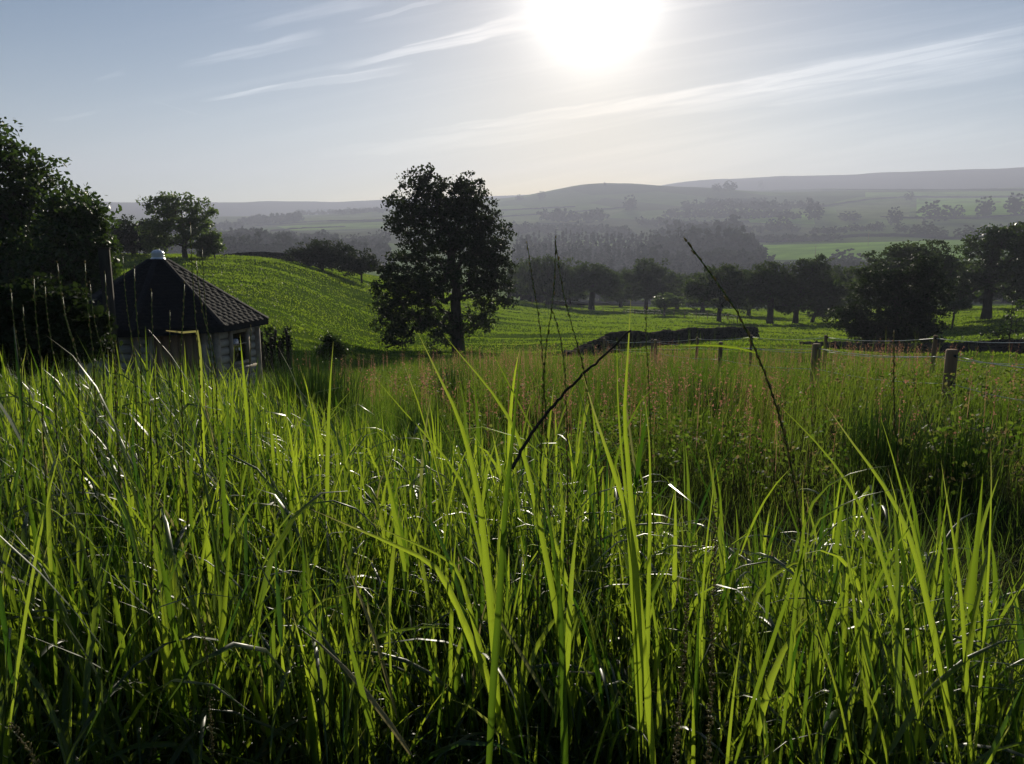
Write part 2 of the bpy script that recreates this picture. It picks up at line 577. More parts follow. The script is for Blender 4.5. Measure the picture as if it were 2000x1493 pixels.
def ground(x, y):
    """height of the land at world x, y"""
    x = np.asarray(x, float)
    y = np.asarray(y, float)
    d = np.maximum(np.hypot(x, y), 0.5)
    fa = (np.arctan2(x, y) + math.pi) / (2 * math.pi) * (NAZ - 1)
    fl = (np.log(np.minimum(d, 5199)) - LD0) / (LD1 - LD0) * (NLD - 1)
    ia, il = np.clip(fa.astype(int), 0, NAZ - 2), np.clip(fl.astype(int), 0, NLD - 2)
    a, l = fa - ia, fl - il
    z = (GRID[ia, il] * (1 - a) * (1 - l) + GRID[ia + 1, il] * a * (1 - l) + GRID[ia, il + 1] * (1 - a) * l + GRID[ia + 1, il + 1] * a * l)
    near = np.clip((d - 1.5) / 3, 0, 1)
    k = near * np.clip((60 - d) / 40, 0, 1)
    z = z + k * (0.22 * vnoise(x / 1.9, y / 1.9, 3) + 0.10 * vnoise(x / 0.8, y / 0.8, 4))
    k = np.clip((d - 18) / 12, 0, 1) * np.clip((420 - d) / 200, 0, 1)
    z = z + k * (0.45 * vnoise(x / 9, y / 4.5, 5) + 0.16 * vnoise(x / 3.2, y / 1.6, 6))
    k = np.clip((d - 500) / 500, 0, 1)
    z = z + k * (14.0 * vnoise(x / 260, y / 260, 8) + 5.0 * vnoise(x / 90, y / 90, 9))
    return z + EYE


_march = np.exp(np.linspace(math.log(18), math.log(4200), 3000))


def hit(px, py, dmin=18.0):
    """where the line of sight through a photo pixel meets the land (world point, distance)"""
    x, y, z = ray(px, py)
    m_ = _march[_march >= dmin]
    h = ground(x * m_, y * m_) - (EYE + z * m_)
    k = np.argmax(h > 0)
    if h[k] <= 0:
        k = len(m_) - 1
    d = m_[k]
    return np.array([x * d, y * d, float(ground(x * d, y * d))]), d


def at(px, d):
    """point on the land at distance d in the direction of photo column px (taken near the horizon)"""
    x, y, _ = ray(px, 560)
    return np.array([x * d, y * d, float(ground(x * d, y * d))])


def at_row(px, py, d):
    x, y, _ = ray(px, py)
    return np.array([x * d, y * d, float(ground(x * d, y * d))])


# ------------------------------------------------------------------ ground sheet
def build_ground():
    az = np.unique(np.concatenate([np.linspace(-math.pi, -0.95, 40), np.linspace(-0.95, 0.95, 300), np.linspace(0.95, math.pi, 40)]))
    rad = np.exp(np.linspace(math.log(0.4), math.log(4250), 240))
    A, D = np.meshgrid(az, rad, indexing='ij')
    x, y = np.sin(A) * D, np.cos(A) * D
    z = ground(x, y)
    v = np.stack([x, y, z], -1).reshape(-1, 3)
    na, nr = len(az), len(rad)
    i, j = np.meshgrid(np.arange(na - 1), np.arange(nr - 1), indexing='ij')
    q = np.stack([i * nr + j, i * nr + j + 1, (i + 1) * nr + j + 1, (i + 1) * nr + j], -1).reshape(-1, 4)[:, ::-1]
    # centre fan
    ci = len(v)
    v = np.vstack([v, [0, 0, float(ground(0.0, 0.01))]])
    t = np.array([[ci, (k + 1) * nr, k * nr] for k in range(na - 1)])[:, ::-1]
    d = np.hypot(v[:, 0], v[:, 1])
    zrel = v[:, 2]
    pasture = np.clip((d - 20) / 6, 0, 1)
    farf = np.clip((d - 300) / 150, 0, 1)
    moor = np.clip((d - 2500) / 500, 0, 1)
    hilltop = np.clip((zrel - 120) / 60, 0, 1) * np.clip((d - 1500) / 300, 0, 1) * np.clip(1 - np.abs(v[:, 0] - 350) / 700, 0, 1)
    moor = np.maximum(moor, hilltop * 0.7)
    me = np_mesh('ground', v, q, t, np.stack([pasture, farf, moor], -1), smooth=True)
    m, n, o = mat_new('ground_soil_and_fields')
    atn = n.new('ShaderNodeAttribute', attribute_name='tint')
    sp = n.new('ShaderNodeSeparateColor')
    n.link(atn.outputs['Color'], sp.inputs[0])
    geo = n.new('ShaderNodeNewGeometry')
    pos = geo.outputs['Position']
    nz = n.noise(pos, 1.3, 6.0, 0.65)
    soil = n.mix(nz, (0.022, 0.026, 0.010, 1), (0.05, 0.055, 0.022, 1))
    nz2 = n.noise(pos, 0.25, 6.0, 0.7)
    past = n.mix(n.ss(nz2, 0.3, 0.7), (0.055, 0.10, 0.014, 1), (0.095, 0.145, 0.022, 1))
    vor = n.new('ShaderNodeTexVoronoi', feature='F1', voronoi_dimensions='2D')
    n.link(pos, vor.inputs['Vector'])
    vor.inputs['Scale'].default_value = 1 / 230.0
    sv = n.new('ShaderNodeSeparateColor')
    n.link(vor.outputs['Color'], sv.inputs[0])
    fld = n.mix(sv.outputs[0], (0.075, 0.11, 0.03, 1), (0.20, 0.29, 0.065, 1))
    fld = n.mix(n.m('MULTIPLY', n.ss(sv.outputs[1], 0.6, 0.7), 0.6), fld, (0.10, 0.10, 0.05, 1))
    nz3 = n.noise(pos, 0.02, 6.0, 0.7)
    fld = n.mix(n.m('MULTIPLY', n.ss(nz3, 0.35, 0.7), 0.4), fld, (0.04, 0.06, 0.02, 1))
    moorc = n.mix(n.noise(pos, 0.006, 6.0, 0.7), (0.06, 0.062, 0.045, 1), (0.11, 0.105, 0.07, 1))
    c = n.mix(sp.outputs[0], soil, past)
    c = n.mix(sp.outputs[1], c, fld)
    c = n.mix(sp.outputs[2], c, moorc)
    p = n.new('ShaderNodeBsdfPrincipled')
    n.link(c, p.inputs['Base Color'])
    p.inputs['Roughness'].default_value = 0.95
    p.inputs['Specular IOR Level'].default_value = 0.0
    b = n.new('ShaderNodeBump')
    b.inputs['Strength'].default_value = 0.7
    b.inputs['Distance'].default_value = 0.25
    n.link(n.noise(pos, 2.2, 6.0, 0.7), b.inputs['Height'])
    n.link(b.outputs[0], p.inputs['Normal'])
    n.link(p.outputs[0], o.inputs[0])
    o_ = obj('ground', me, m)
    tag(o_, kind='structure')
    return o_


build_ground()


# ------------------------------------------------------------------ trees
def leaf_cloud(centres, per, clump, size, g, flat=0.65, up=0.35):
    """rhombic leaves scattered round clump centres -> verts, quads, tint"""
    n = len(centres) * per
    c = np.repeat(centres, per, axis=0)
    off = g.normal(size=(n, 3))
    off /= np.linalg.norm(off, axis=1)[:, None]
    off *= (g.random(n) ** 0.5)[:, None] * clump * np.repeat(g.uniform(0.6, 1.25, len(centres)), per)[:, None]
    off[:, 2] *= flat
    c = c + off
    nrm = g.normal(size=(n, 3))
    nrm[:, 2] += up * 2
    nrm /= np.linalg.norm(nrm, axis=1)[:, None]
    a = np.cross(nrm, g.normal(size=(n, 3)))
    a /= np.linalg.norm(a, axis=1)[:, None]
    b = np.cross(nrm, a)
    s = (size * g.uniform(0.6, 1.3, n))[:, None]
    v = np.stack([c - a * s * 0.55, c + b * s * 0.36 - nrm * s * 0.06, c + a * s * 0.55, c - b * s * 0.36 - nrm * s * 0.06], 1).reshape(-1, 3)
    q = np.arange(n * 4).reshape(-1, 4)
    clr = np.repeat(g.random(len(centres)), per) * 0.5 + g.random(n) * 0.5
    t = np.zeros((n * 4, 3), np.float32)
    t[:, 0] = np.repeat(clr, 4)
    t[:, 1] = 1
    return v, q, t


def skeleton(tips, trunk, r0, rtip, g, droop=0.0):
    """greedy branching from a trunk polyline out to the tips -> MB of tapered limbs"""
    pts = [np.array(p) for p in trunk]
    par = [-1] + list(range(len(trunk) - 1))
    fork = max(1, int(len(trunk) * 0.3))
    arr = np.array(pts)
    order = np.argsort(np.min(np.linalg.norm(tips[:, None, :] - arr[None, fork:, :], axis=2), axis=1))
    tipn = []
    for k in order:
        tip = tips[k]
        arr = np.array(pts)
        dv = tip - arr
        dist = np.linalg.norm(dv, axis=1)
        cost = dist * (1 + 0.9 * np.clip(-dv[:, 2] / (dist + 1e-6), 0, 1))
        cost[:fork] += 1e6
        i = int(np.argmin(cost))
        steps = max(1, int(dist[i] / max(0.45, 0.06 * np.linalg.norm(tip))))
        p0 = pts[i]
        last = i
        for s in range(1, steps + 1):
            f = s / steps
            p = p0 + (tip - p0) * f + g.normal(size=3) * 0.05 * dist[i] * (1 if s < steps else 0)
            p[2] += 0.10 * dist[i] * math.sin(math.pi * f) * (-droop if droop else 1)
            pts.append(p)
            par.append(last)
            last = len(pts) - 1
        tipn.append(last)
    n = len(pts)
    cnt = np.zeros(n)
    for t in tipn:
        cnt[t] += 1
    for i in range(n - 1, 0, -1):
        if par[i] >= 0:
            cnt[par[i]] += cnt[i]
    e = math.log(r0 / rtip) / math.log(max(3, cnt[0]))
    rad = rtip * np.maximum(cnt, 1) ** e
    pts = np.array(pts)
    par = np.array(par)
    # tubes as separate tapered segments, vectorised
    idx = np.arange(1, n)
    a, b = pts[par[idx]], pts[idx]
    ra, rb = np.minimum(rad[par[idx]], rad[idx] * 1.5), rad[idx]
    tg = b - a
    ln = np.linalg.norm(tg, axis=1)[:, None] + 1e-6
    tg = tg / ln
    b = b + tg * np.minimum(rb, ln[:, 0] * 0.3)[:, None]
    ref = np.where(np.abs(tg[:, 2:3]) < 0.9, np.array([[0, 0, 1.0]]), np.array([[1.0, 0, 0]]))
    u = np.cross(tg, ref)
    u /= np.linalg.norm(u, axis=1)[:, None] + 1e-9
    v = np.cross(tg, u)
    K = 6
    th = np.linspace(0, 2 * math.pi, K, endpoint=False)
    ca, sa = np.cos(th), np.sin(th)
    ring = u[:, None, :] * ca[None, :, None] + v[:, None, :] * sa[None, :, None]
    va = a[:, None, :] + ring * ra[:, None, None]
    vb = b[:, None, :] + ring * rb[:, None, None]
    V_ = np.concatenate([va, vb], 1).reshape(-1, 3)
    base = (np.arange(len(idx)) * 2 * K)[:, None, None]
    j = np.arange(K)
    qq = np.stack([j, (j + 1) % K, K + (j + 1) % K, K + j], -1)[None]
    Q = (base + qq).reshape(-1, 4)
    return V_, Q


def make_tree(name, label, cat, px, base_py, d, lobes, trunk_r, tips, per, clump, leaf, seed, mat='leaf', fork=0.22, top=0.8,
              group=None, lean=0.0, flat=0.65, trunk_px=None, rtip=0.012, loc=None, depth=0.9, droop=0.0, shell=2.2):
    """lobes in photo pixels: (x, y, half width, half height[, depth offset in m])"""
    g = np.random.default_rng(seed)
    base = at_row(px, base_py, d) if loc is None else np.asarray(loc)
    d = math.hypot(base[0], base[1])
    az = math.atan2(base[0], base[1])
    k = d / F * math.cos(az) if abs(az) < 0.9 else d / F
    k = d / F / max(math.cos(az), 0.6) * math.cos(az)
    LB = []
    for lb in lobes:
        lx, ly, rx, rz = lb[:4]
        dy = lb[4] if len(lb) > 4 else 0.0
        zc = EYE + ray(lx, ly)[2] * d - base[2]
        LB.append((np.array([(lx - px) * k, dy, zc]), np.array([rx * k, rx * k * depth, rz * k])))
    vol = np.array([np.prod(r) for _, r in LB]) ** 0.75
    nn = np.maximum(6, (tips * vol / vol.sum()).astype(int))
    T = []
    for (c, r), m_ in zip(LB, nn):
        u = g.normal(size=(m_, 3))
        u /= np.linalg.norm(u, axis=1)[:, None]
        T.append(c + u * r * (g.random(m_) ** (1 / shell) * g.uniform(0.9, 1.06, m_))[:, None])
    T = np.vstack(T)
    T = T[T[:, 2] > 0.25]
    H = T[:, 2].max()
    cx = np.average(T[:, 0])
    kk = 9
    tr = []
    for i in range(kk):
        f = i / (kk - 1)
        tr.append([cx * (f ** 1.6) * 0.7 + lean * f + g.normal() * 0.018 * H * f, g.normal() * 0.015 * H * f, f * H * top - 0.25 * (i == 0)])
    V_, Q = skeleton(T, tr, trunk_r, rtip, g, droop)
    # root flare
    low = V_[:, 2] < 0.05 * H
    V_[low, :2] *= 1.35
    root = empty(name, base, label, cat, group)
    root.rotation_euler = (0, 0, -az)
    obj('trunk', np_mesh('trunk', V_, Q, smooth=True), M['bark'], root)
    v, q, t = leaf_cloud(T, per, clump, leaf, g, flat)
    # drop leaves below ground
    obj('crown', np_mesh('crown', v, q, attr=t), M[mat], root)
    return root


def copy_tree(src, base, scale, rz, label, cat, group, name=None):
    r = src.copy()
    COL.objects.link(r)
    if name:
        r.name = name
    r.location = tuple(float(v) for v in base)
    r.scale = (scale[0], scale[0], scale[1])
    r.rotation_euler = (0, 0, rz)
    tag(r, label, cat, group)
    for ch in list(src.children):
        c = ch.copy()
        COL.objects.link(c)
        c.parent = r
    return r


# the big sycamore in the middle of the pasture
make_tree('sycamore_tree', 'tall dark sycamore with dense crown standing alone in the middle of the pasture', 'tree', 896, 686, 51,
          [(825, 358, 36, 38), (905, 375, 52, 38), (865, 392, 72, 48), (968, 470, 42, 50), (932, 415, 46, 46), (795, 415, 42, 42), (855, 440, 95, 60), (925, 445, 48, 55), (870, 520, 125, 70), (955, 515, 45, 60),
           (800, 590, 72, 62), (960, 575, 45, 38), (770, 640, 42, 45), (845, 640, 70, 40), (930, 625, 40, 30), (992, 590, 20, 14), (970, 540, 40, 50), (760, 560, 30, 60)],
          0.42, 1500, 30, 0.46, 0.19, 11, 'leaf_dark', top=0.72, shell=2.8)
# left edge
make_tree('ash_tree', 'huge dark leafy tree filling the left edge of the picture', 'tree', -40, 700, 31,
          [(-60, 330, 130, 110), (10, 400, 100, 110), (-30, 520, 150, 110), (70, 480, 95, 90), (90, 590, 110, 80), (-60, 620, 150, 90), (50, 350, 55, 60), (120, 430, 60, 60)],
          0.45, 1450, 28, 0.45, 0.16, 12, 'leaf', top=0.7)
make_tree('hazel_tree', 'bushy dark tree with sunlit leaf edges right behind the hut chimney side', 'tree', 165, 700, 27,
          [(165, 430, 50, 50), (150, 520, 80, 80), (190, 480, 45, 50), (175, 600, 75, 75), (205, 545, 32, 60), (110, 620, 60, 60), (208, 425, 14, 16)],
          0.22, 760, 32, 0.36, 0.13, 13, 'leaf', top=0.7)
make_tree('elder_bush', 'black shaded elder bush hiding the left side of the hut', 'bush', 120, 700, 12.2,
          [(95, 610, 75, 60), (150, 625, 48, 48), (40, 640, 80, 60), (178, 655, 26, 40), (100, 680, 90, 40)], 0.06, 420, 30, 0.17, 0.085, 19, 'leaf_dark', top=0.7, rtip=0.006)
# behind the hut on the crest
make_tree('crest_tree', 'airy green tree with visible limbs on the crest behind the hut', 'tree', 362, 503, 96,
          [(345, 405, 48, 28), (385, 420, 34, 30), (325, 440, 38, 30), (375, 455, 48, 26), (400, 478, 34, 22), (320, 470, 30, 22)],
          0.3, 300, 34, 0.75, 0.30, 14, 'leaf_light', top=0.75)
make_tree('crest_bush', 'low dark bushy tree left of the airy crest tree', 'tree', 262, 505, 100,
          [(262, 462, 40, 32), (235, 470, 30, 34), (290, 465, 22, 32), (300, 485, 18, 18)], 0.25, 220, 34, 0.8, 0.30, 15, 'leaf_dark', top=0.7)
make_tree('crest_shrub', 'small loose green shrub at the right foot of the airy crest tree', 'shrub', 420, 506, 95,
          [(418, 480, 18, 22), (405, 492, 16, 13)], 0.08, 60, 30, 0.5, 0.26, 16, 'leaf_light', top=0.6)
# hawthorns on the slope
make_tree('hawthorn_bush', 'large rounded dark hawthorn on the pasture brow left of the tall sycamore', 'bush', 630, 522, 108,
          [(625, 492, 52, 25), (660, 498, 40, 24), (590, 505, 36, 18), (645, 510, 60, 18)], 0.2, 330, 34, 0.7, 0.26, 17, 'leaf_dark', top=0.7)
make_tree('hawthorn_bush', 'smaller dark hawthorn between the large one and the tall sycamore', 'bush', 706, 538, 104,
          [(705, 512, 32, 22), (690, 522, 30, 16), (725, 518, 20, 18)], 0.15, 160, 34, 0.6, 0.26, 18, 'leaf_dark', top=0.7)

# the line of field oaks in the middle distance
OAK = 'oaks along the far edge of the pasture'
ok1 = make_tree('oak_tree', 'spreading hazy oak just right of the tall sycamore, tallest of its row', 'tree', 1070, 600, 185,
                [(1065, 520, 45, 22), (1100, 535, 42, 28), (1035, 545, 35, 28), (1075, 560, 62, 24)], 0.55, 300, 30, 1.4, 0.6, 21, 'leaf_mid', group=OAK, rtip=0.03)
make_tree('oak_tree', 'thick-trunked hazy oak above the little post fence, second of its row', 'tree', 1155, 601, 178,
          [(1150, 535, 40, 20), (1180, 550, 42, 24), (1130, 560, 30, 20), (1190, 570, 24, 14)], 0.75, 260, 30, 1.3, 0.6, 22, 'leaf_mid', group=OAK, rtip=0.03)
make_tree('oak_tree', 'hazy oak with a domed top, third of its row before the conifer wood', 'tree', 1262, 596, 190,
          [(1265, 525, 32, 22), (1250, 545, 45, 26), (1290, 555, 34, 26), (1262, 570, 50, 16)], 0.5, 280, 30, 1.4, 0.6, 23, 'leaf_mid', group=OAK, rtip=0.03)
make_tree('oak_tree', 'dim hazy oak half hidden behind the sycamore right side', 'tree', 1018, 592, 215,
          [(1020, 530, 30, 24), (1010, 555, 34, 22)], 0.4, 130, 30, 1.5, 0.65, 24, 'leaf_mid', group=OAK, rtip=0.03)
make_tree('hawthorn_tree', 'small pale hawthorn with split trunk beside the little post fence', 'tree', 1297, 616, 152,
          [(1300, 588, 24, 14), (1318, 592, 18, 12), (1285, 595, 14, 10)], 0.2, 120, 26, 0.7, 0.35, 25, 'leaf_light', rtip=0.02)
make_tree('oak_tree', 'dark round oak at the right end of the tumbled wall', 'tree', 1404, 630, 132,
          [(1410, 545, 50, 28), (1380, 560, 48, 28), (1440, 560, 40, 30), (1360, 570, 30, 16), (1420, 585, 45, 20)], 0.38, 420, 30, 0.95, 0.4, 26, 'leaf_mid', rtip=0.025)
make_tree('oak_tree', 'dark oak with stout trunk second from the right end of the wall', 'tree', 1503, 636, 128,
          [(1500, 540, 40, 26), (1480, 565, 42, 30), (1515, 575, 34, 30)], 0.55, 320, 30, 0.95, 0.4, 27, 'leaf_mid', rtip=0.025)
make_tree('oak_tree', 'taller dark oak with arched crown between two stout oaks', 'tree', 1553, 636, 130,
          [(1575, 525, 34, 24), (1555, 550, 40, 28), (1590, 565, 32, 32), (1545, 590, 36, 20)], 0.45, 320, 30, 0.95, 0.4, 28, 'leaf_mid', rtip=0.025)
make_tree('oak_tree', 'leaning dark oak with bent low limbs left of the big bushy tree', 'tree', 1585, 634, 133,
          [(1610, 575, 30, 30), (1600, 600, 36, 20), (1630, 560, 26, 26)], 0.3, 200, 30, 0.95, 0.4, 29, 'leaf_mid', lean=1.2, rtip=0.025)
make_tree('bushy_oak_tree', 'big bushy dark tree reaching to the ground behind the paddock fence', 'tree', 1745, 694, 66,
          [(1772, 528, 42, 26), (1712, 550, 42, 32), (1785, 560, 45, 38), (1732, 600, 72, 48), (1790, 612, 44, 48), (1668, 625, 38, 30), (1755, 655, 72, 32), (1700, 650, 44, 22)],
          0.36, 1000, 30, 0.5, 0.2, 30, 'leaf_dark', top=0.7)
make_tree('oak_tree', 'broad dome-topped oak rising behind the big bushy tree', 'tree', 1765, 640, 112,
          [(1780, 495, 52, 24), (1740, 515, 55, 26), (1815, 520, 34, 24), (1700, 545, 48, 24), (1770, 545, 70, 30)], 0.5, 380, 30, 0.9, 0.38, 31, 'leaf_mid', rtip=0.025)
make_tree('oak_tree', 'tall open-limbed oak standing in the field by the right edge', 'tree', 1927, 612, 118,
          [(1935, 460, 44, 20), (1910, 490, 38, 26), (1960, 490, 40, 30), (1890, 545, 46, 30), (1935, 540, 44, 30), (1975, 555, 34, 40), (1870, 575, 32, 16)],
          0.62, 460, 28, 0.95, 0.38, 32, 'leaf', rtip=0.025)
make_tree('oak_tree', 'dark oak cut by the right edge of the picture', 'tree', 2010, 615, 114,
          [(1995, 465, 30, 26), (2030, 480, 50, 40), (2005, 530, 36, 40), (2050, 560, 60, 50)], 0.5, 380, 28, 0.95, 0.38, 33, 'leaf_mid', rtip=0.025)
make_tree('hawthorn_tree', 'little leafy thorn tree between the bushy tree and the tall open oak', 'tree', 1862, 615, 100,
          [(1860, 597, 17, 11), (1878, 594, 10, 8)], 0.12, 70, 26, 0.4, 0.25, 34, 'leaf', rtip=0.02)
make_tree('ash_sapling', 'thin young sapling with sparse leaves by the right-hand stone wall', 'sapling', 1968, 692, 60,
          [(1970, 625, 24, 24), (1955, 650, 32, 12), (1975, 600, 10, 18), (1972, 670, 26, 12)], 0.07, 110, 8, 0.28, 0.17, 35, 'leaf', top=0.95, rtip=0.01)

# hazier oaks standing between and behind the row
for (px, fy, d_, hh, hw, rz, lab) in [
        (1112, 600, 208, 9.5, 8.0, 1.0, 'low hazy oak between the first and second of the row'),
        (1212, 600, 222, 10.5, 8.5, 2.2, 'dim hazy oak between the thick-trunked and the domed one'),
        (1322, 604, 205, 10.0, 8.5, 3.1, 'hazy oak behind the small pale hawthorn'),
        (1372, 610, 185, 10.5, 8.5, 4.4, 'hazy oak showing left of the dark wall-end oak'),
        (1462, 616, 168, 10.5, 7.5, 5.0, 'hazy oak filling the gap right of the dark wall-end oak'),
        (1640, 612, 172, 11.0, 8.0, 0.4, 'hazy oak showing left of the big bushy tree top'),
        (1870, 604, 175, 10.5, 8.5, 1.7, 'hazy oak behind the little thorn tree'),
        (1990, 606, 165, 12.0, 8.5, 2.9, 'hazy oak behind the tree cut by the right edge')]:
    copy_tree(ok1, at_row(px, fy, d_) - np.array([0, 0, 0.2]), (hw / 9.5, hh / 12.5), rz, lab, 'tree', OAK)

# scattered trees of the far slope, low in detail and veiled by haze
FT = 'single trees on the far hillside'
FAR_TREES = [  # px, foot row, top row, half width px, label
    (1825, 432, 394, 24, 'largest round tree in the far green fields at right'),
    (1868, 426, 401, 13, 'small round tree right of the largest far field tree'),
    (1922, 425, 386, 20, 'upright far tree with a notched top, third of the right-hand field trees'),
    (1982, 420, 380, 22, 'far tree touching the right edge of the picture below the moor'),
    (1747, 440, 404, 16, 'narrow pale far tree standing left of the largest field tree'),
    (1775, 392, 374, 9, 'tiny far tree on the wall line below the moor'),
    (1803, 462, 432, 22, 'dark far hedge tree above the bright green field'),
    (1835, 466, 444, 16, 'low far hedge tree at the end of the bright green field'),
    (1715, 452, 432, 11, 'small far bush on the hedge left of the bright field top'),
    (1760, 455, 436, 14, 'low far bush in the hedge above the bright green field'),
    (1885, 468, 440, 18, 'far hedge tree just left of the tall open oak crown'),
    (1590, 430, 396, 20, 'tall far tree standing at the corner of the hanging wood'),
    (1660, 432, 412, 24, 'wide low far tree in the middle of the hillside'),
    (1520, 448, 420, 22, 'far tree standing in the pale strip field'),
    (1425, 372, 352, 16, 'domed tree on the skyline below the moor'),
    (1400, 374, 358, 12, 'low tree left of the domed skyline tree'),
    (1485, 370, 352, 6, 'narrow pointed tree on the skyline'),
    (1057, 388, 372, 10, 'round tree on the skyline right of the sycamore'),
    (1015, 392, 379, 8, 'small skyline tree close to the sycamore crown'),
    (680, 417, 404, 7, 'tiny pointed tree on the left-hand ridge'),
    (715, 414, 405, 22, 'low row-like tree clump on the left-hand ridge by the sycamore'),
    (1655, 525, 484, 34, 'hazy rounded tree in the dip behind the stout oaks'),
    (1345, 545, 508, 40, 'hazy rounded tree behind the dark wall-end oak'),
    (1450, 540, 502, 38, 'pale hazy tree below the bright green field corner'),
    (1230, 412, 378, 18, 'dim tree on the hill face below the cairn'),
]
far_src = make_tree('far_field_tree', FAR_TREES[0][4], 'tree', 1825, 432, 1, [(1825, 413, 24, 19), (1812, 416, 16, 14), (1840, 416, 12, 15)],
                    0.5, 160, 70, 1.9, 1.7, 41, 'leaf_far', loc=hit(1825, 432)[0], group=FT, rtip=0.06)
_d0 = hit(1825, 432)[1]
_h0, _w0 = 38 * _d0 / F, 26 * _d0 / F
for i, (px, fy, ty, hw, lab) in enumerate(FAR_TREES[1:]):
    dmin = 1500 if fy < 440 and px < 1500 else 230
    p, dd = hit(px, fy, dmin)
    copy_tree(far_src, p - np.array([0, 0, 0.5]), (hw * dd / F / _w0, (fy - ty) * dd / F / _h0), random.uniform(0, 6.28), lab, 'tree', FT)


def blob_wood(name, label, spots, mat, seed, conifer=False, per=70):
    """a far wood that reads as one mass: many rough crowns joined; spots = (point, height, half width)"""
    g = np.random.default_rng(seed)
    VV, QQ, TT, n0 = [], [], [], 0
    for p, h, hw in spots:
        if conifer:
            m_ = per
            f = g.random(m_) ** 0.7
            rr = hw * (1.02 - f) * g.uniform(0.75, 1.1, m_)
            an = g.uniform(0, 6.283, m_)
            c = np.c_[np.cos(an) * rr, np.sin(an) * rr, f * h]
            sz = hw * 0.55
            v, q, t = leaf_cloud(c, 3, sz * 0.5, sz, g, 0.5)
        else:
            m_ = per // 3
            u = g.normal(size=(m_, 3))
            u /= np.linalg.norm(u, axis=1)[:, None]
            c = u * np.array([hw, hw, h * 0.42]) * (g.random(m_) ** 0.4)[:, None] + np.array([0, 0, h * 0.56])
            v, q, t = leaf_cloud(c, 9, hw * 0.30, hw * 0.42, g, 0.8)
        VV.append(v + p)
        QQ.append(q + n0)
        TT.append(t)
        n0 += len(v)
    o = obj(name, np_mesh(name, np.vstack(VV), np.vstack(QQ), attr=np.vstack(TT)), M[mat])
    tag(o, label, 'woodland', kind='stuff')
    return o


def wood_spots(rows, seed, dmin=240):
    """rows: (x0, y0, x1, y1, count, height px, half width px) : feet along a photo line"""
    g = np.random.default_rng(seed)
    S = []
    for (x0, y0, x1, y1, n, hp, wp) in rows:
        for k in range(n):
            f = (k + g.uniform(0, 1)) / n
            px, py = x0 + (x1 - x0) * f, y0 + (y1 - y0) * f + g.uniform(-2, 2)
            p, dd = hit(px, py, dmin)
            h = hp * g.uniform(0.7, 1.25) * dd / F
            S.append((p - np.array([0, 0, 0.1 * h]), h, wp * g.uniform(0.75, 1.25) * dd / F))
    return S


blob_wood('conifer_wood', 'dark hazy conifer wood filling the valley right of the sycamore',
          wood_spots([(1000, 545, 1290, 545, 46, 62, 8), (1000, 525, 1290, 530, 46, 50, 8), (1010, 505, 1290, 505, 44, 44, 8), (1010, 490, 1270, 488, 40, 36, 7),
                      (1000, 565, 1330, 565, 50, 50, 9)], 51), 'needle', 52, conifer=True, per=40)
blob_wood('valley_wood', 'hazy broadleaf wood with rounded crowns in the valley centre',
          wood_spots([(1270, 545, 1450, 545, 16, 62, 24), (1280, 510, 1445, 510, 14, 60, 26), (1290, 480, 1440, 482, 14, 48, 20), (1400, 470, 1440, 470, 4, 52, 16),
                      (1440, 535, 1485, 535, 5, 44, 18), (1442, 505, 1478, 508, 4, 34, 16), (1440, 486, 1465, 488, 3, 26, 13), (1450, 550, 1700, 545, 16, 34, 24), (990, 590, 1340, 592, 18, 58, 26), (1320, 592, 1720, 590, 20, 52, 26), (1820, 592, 2050, 590, 10, 56, 28)], 53, 215), 'leaf_far', 54, per=120)
blob_wood('hanging_wood', 'dim wood along the hillside under the far moor',
          wood_spots([(1330, 412, 1600, 412, 40, 20, 9), (1300, 425, 1560, 428, 40, 18, 9), (1380, 402, 1500, 402, 20, 14, 8), (1250, 440, 1420, 452, 24, 18, 10),
                      (1060, 432, 1180, 436, 16, 26, 12), (1000, 455, 1230, 462, 26, 22, 12), (1440, 475, 1640, 470, 26, 14, 9), (1590, 460, 1720, 450, 14, 14, 9),
                      (1450, 455, 1560, 452, 10, 14, 10), (1900, 470, 2010, 460, 14, 24, 11)], 55), 'leaf_far', 56, per=55)
blob_wood('left_valley_wood', 'blue hazy woods in the valley left of the sycamore',
          wood_spots([(430, 505, 760, 520, 26, 46, 20), (440, 488, 760, 500, 28, 38, 18), (430, 475, 640, 480, 22, 28, 15), (640, 492, 760, 480, 16, 30, 9),
                      (470, 440, 590, 432, 18, 16, 11), (200, 462, 470, 448, 30, 14, 12), (580, 420, 760, 414, 22, 8, 9), (210, 490, 450, 500, 20, 30, 18)], 57), 'leaf_far', 58, per=60)


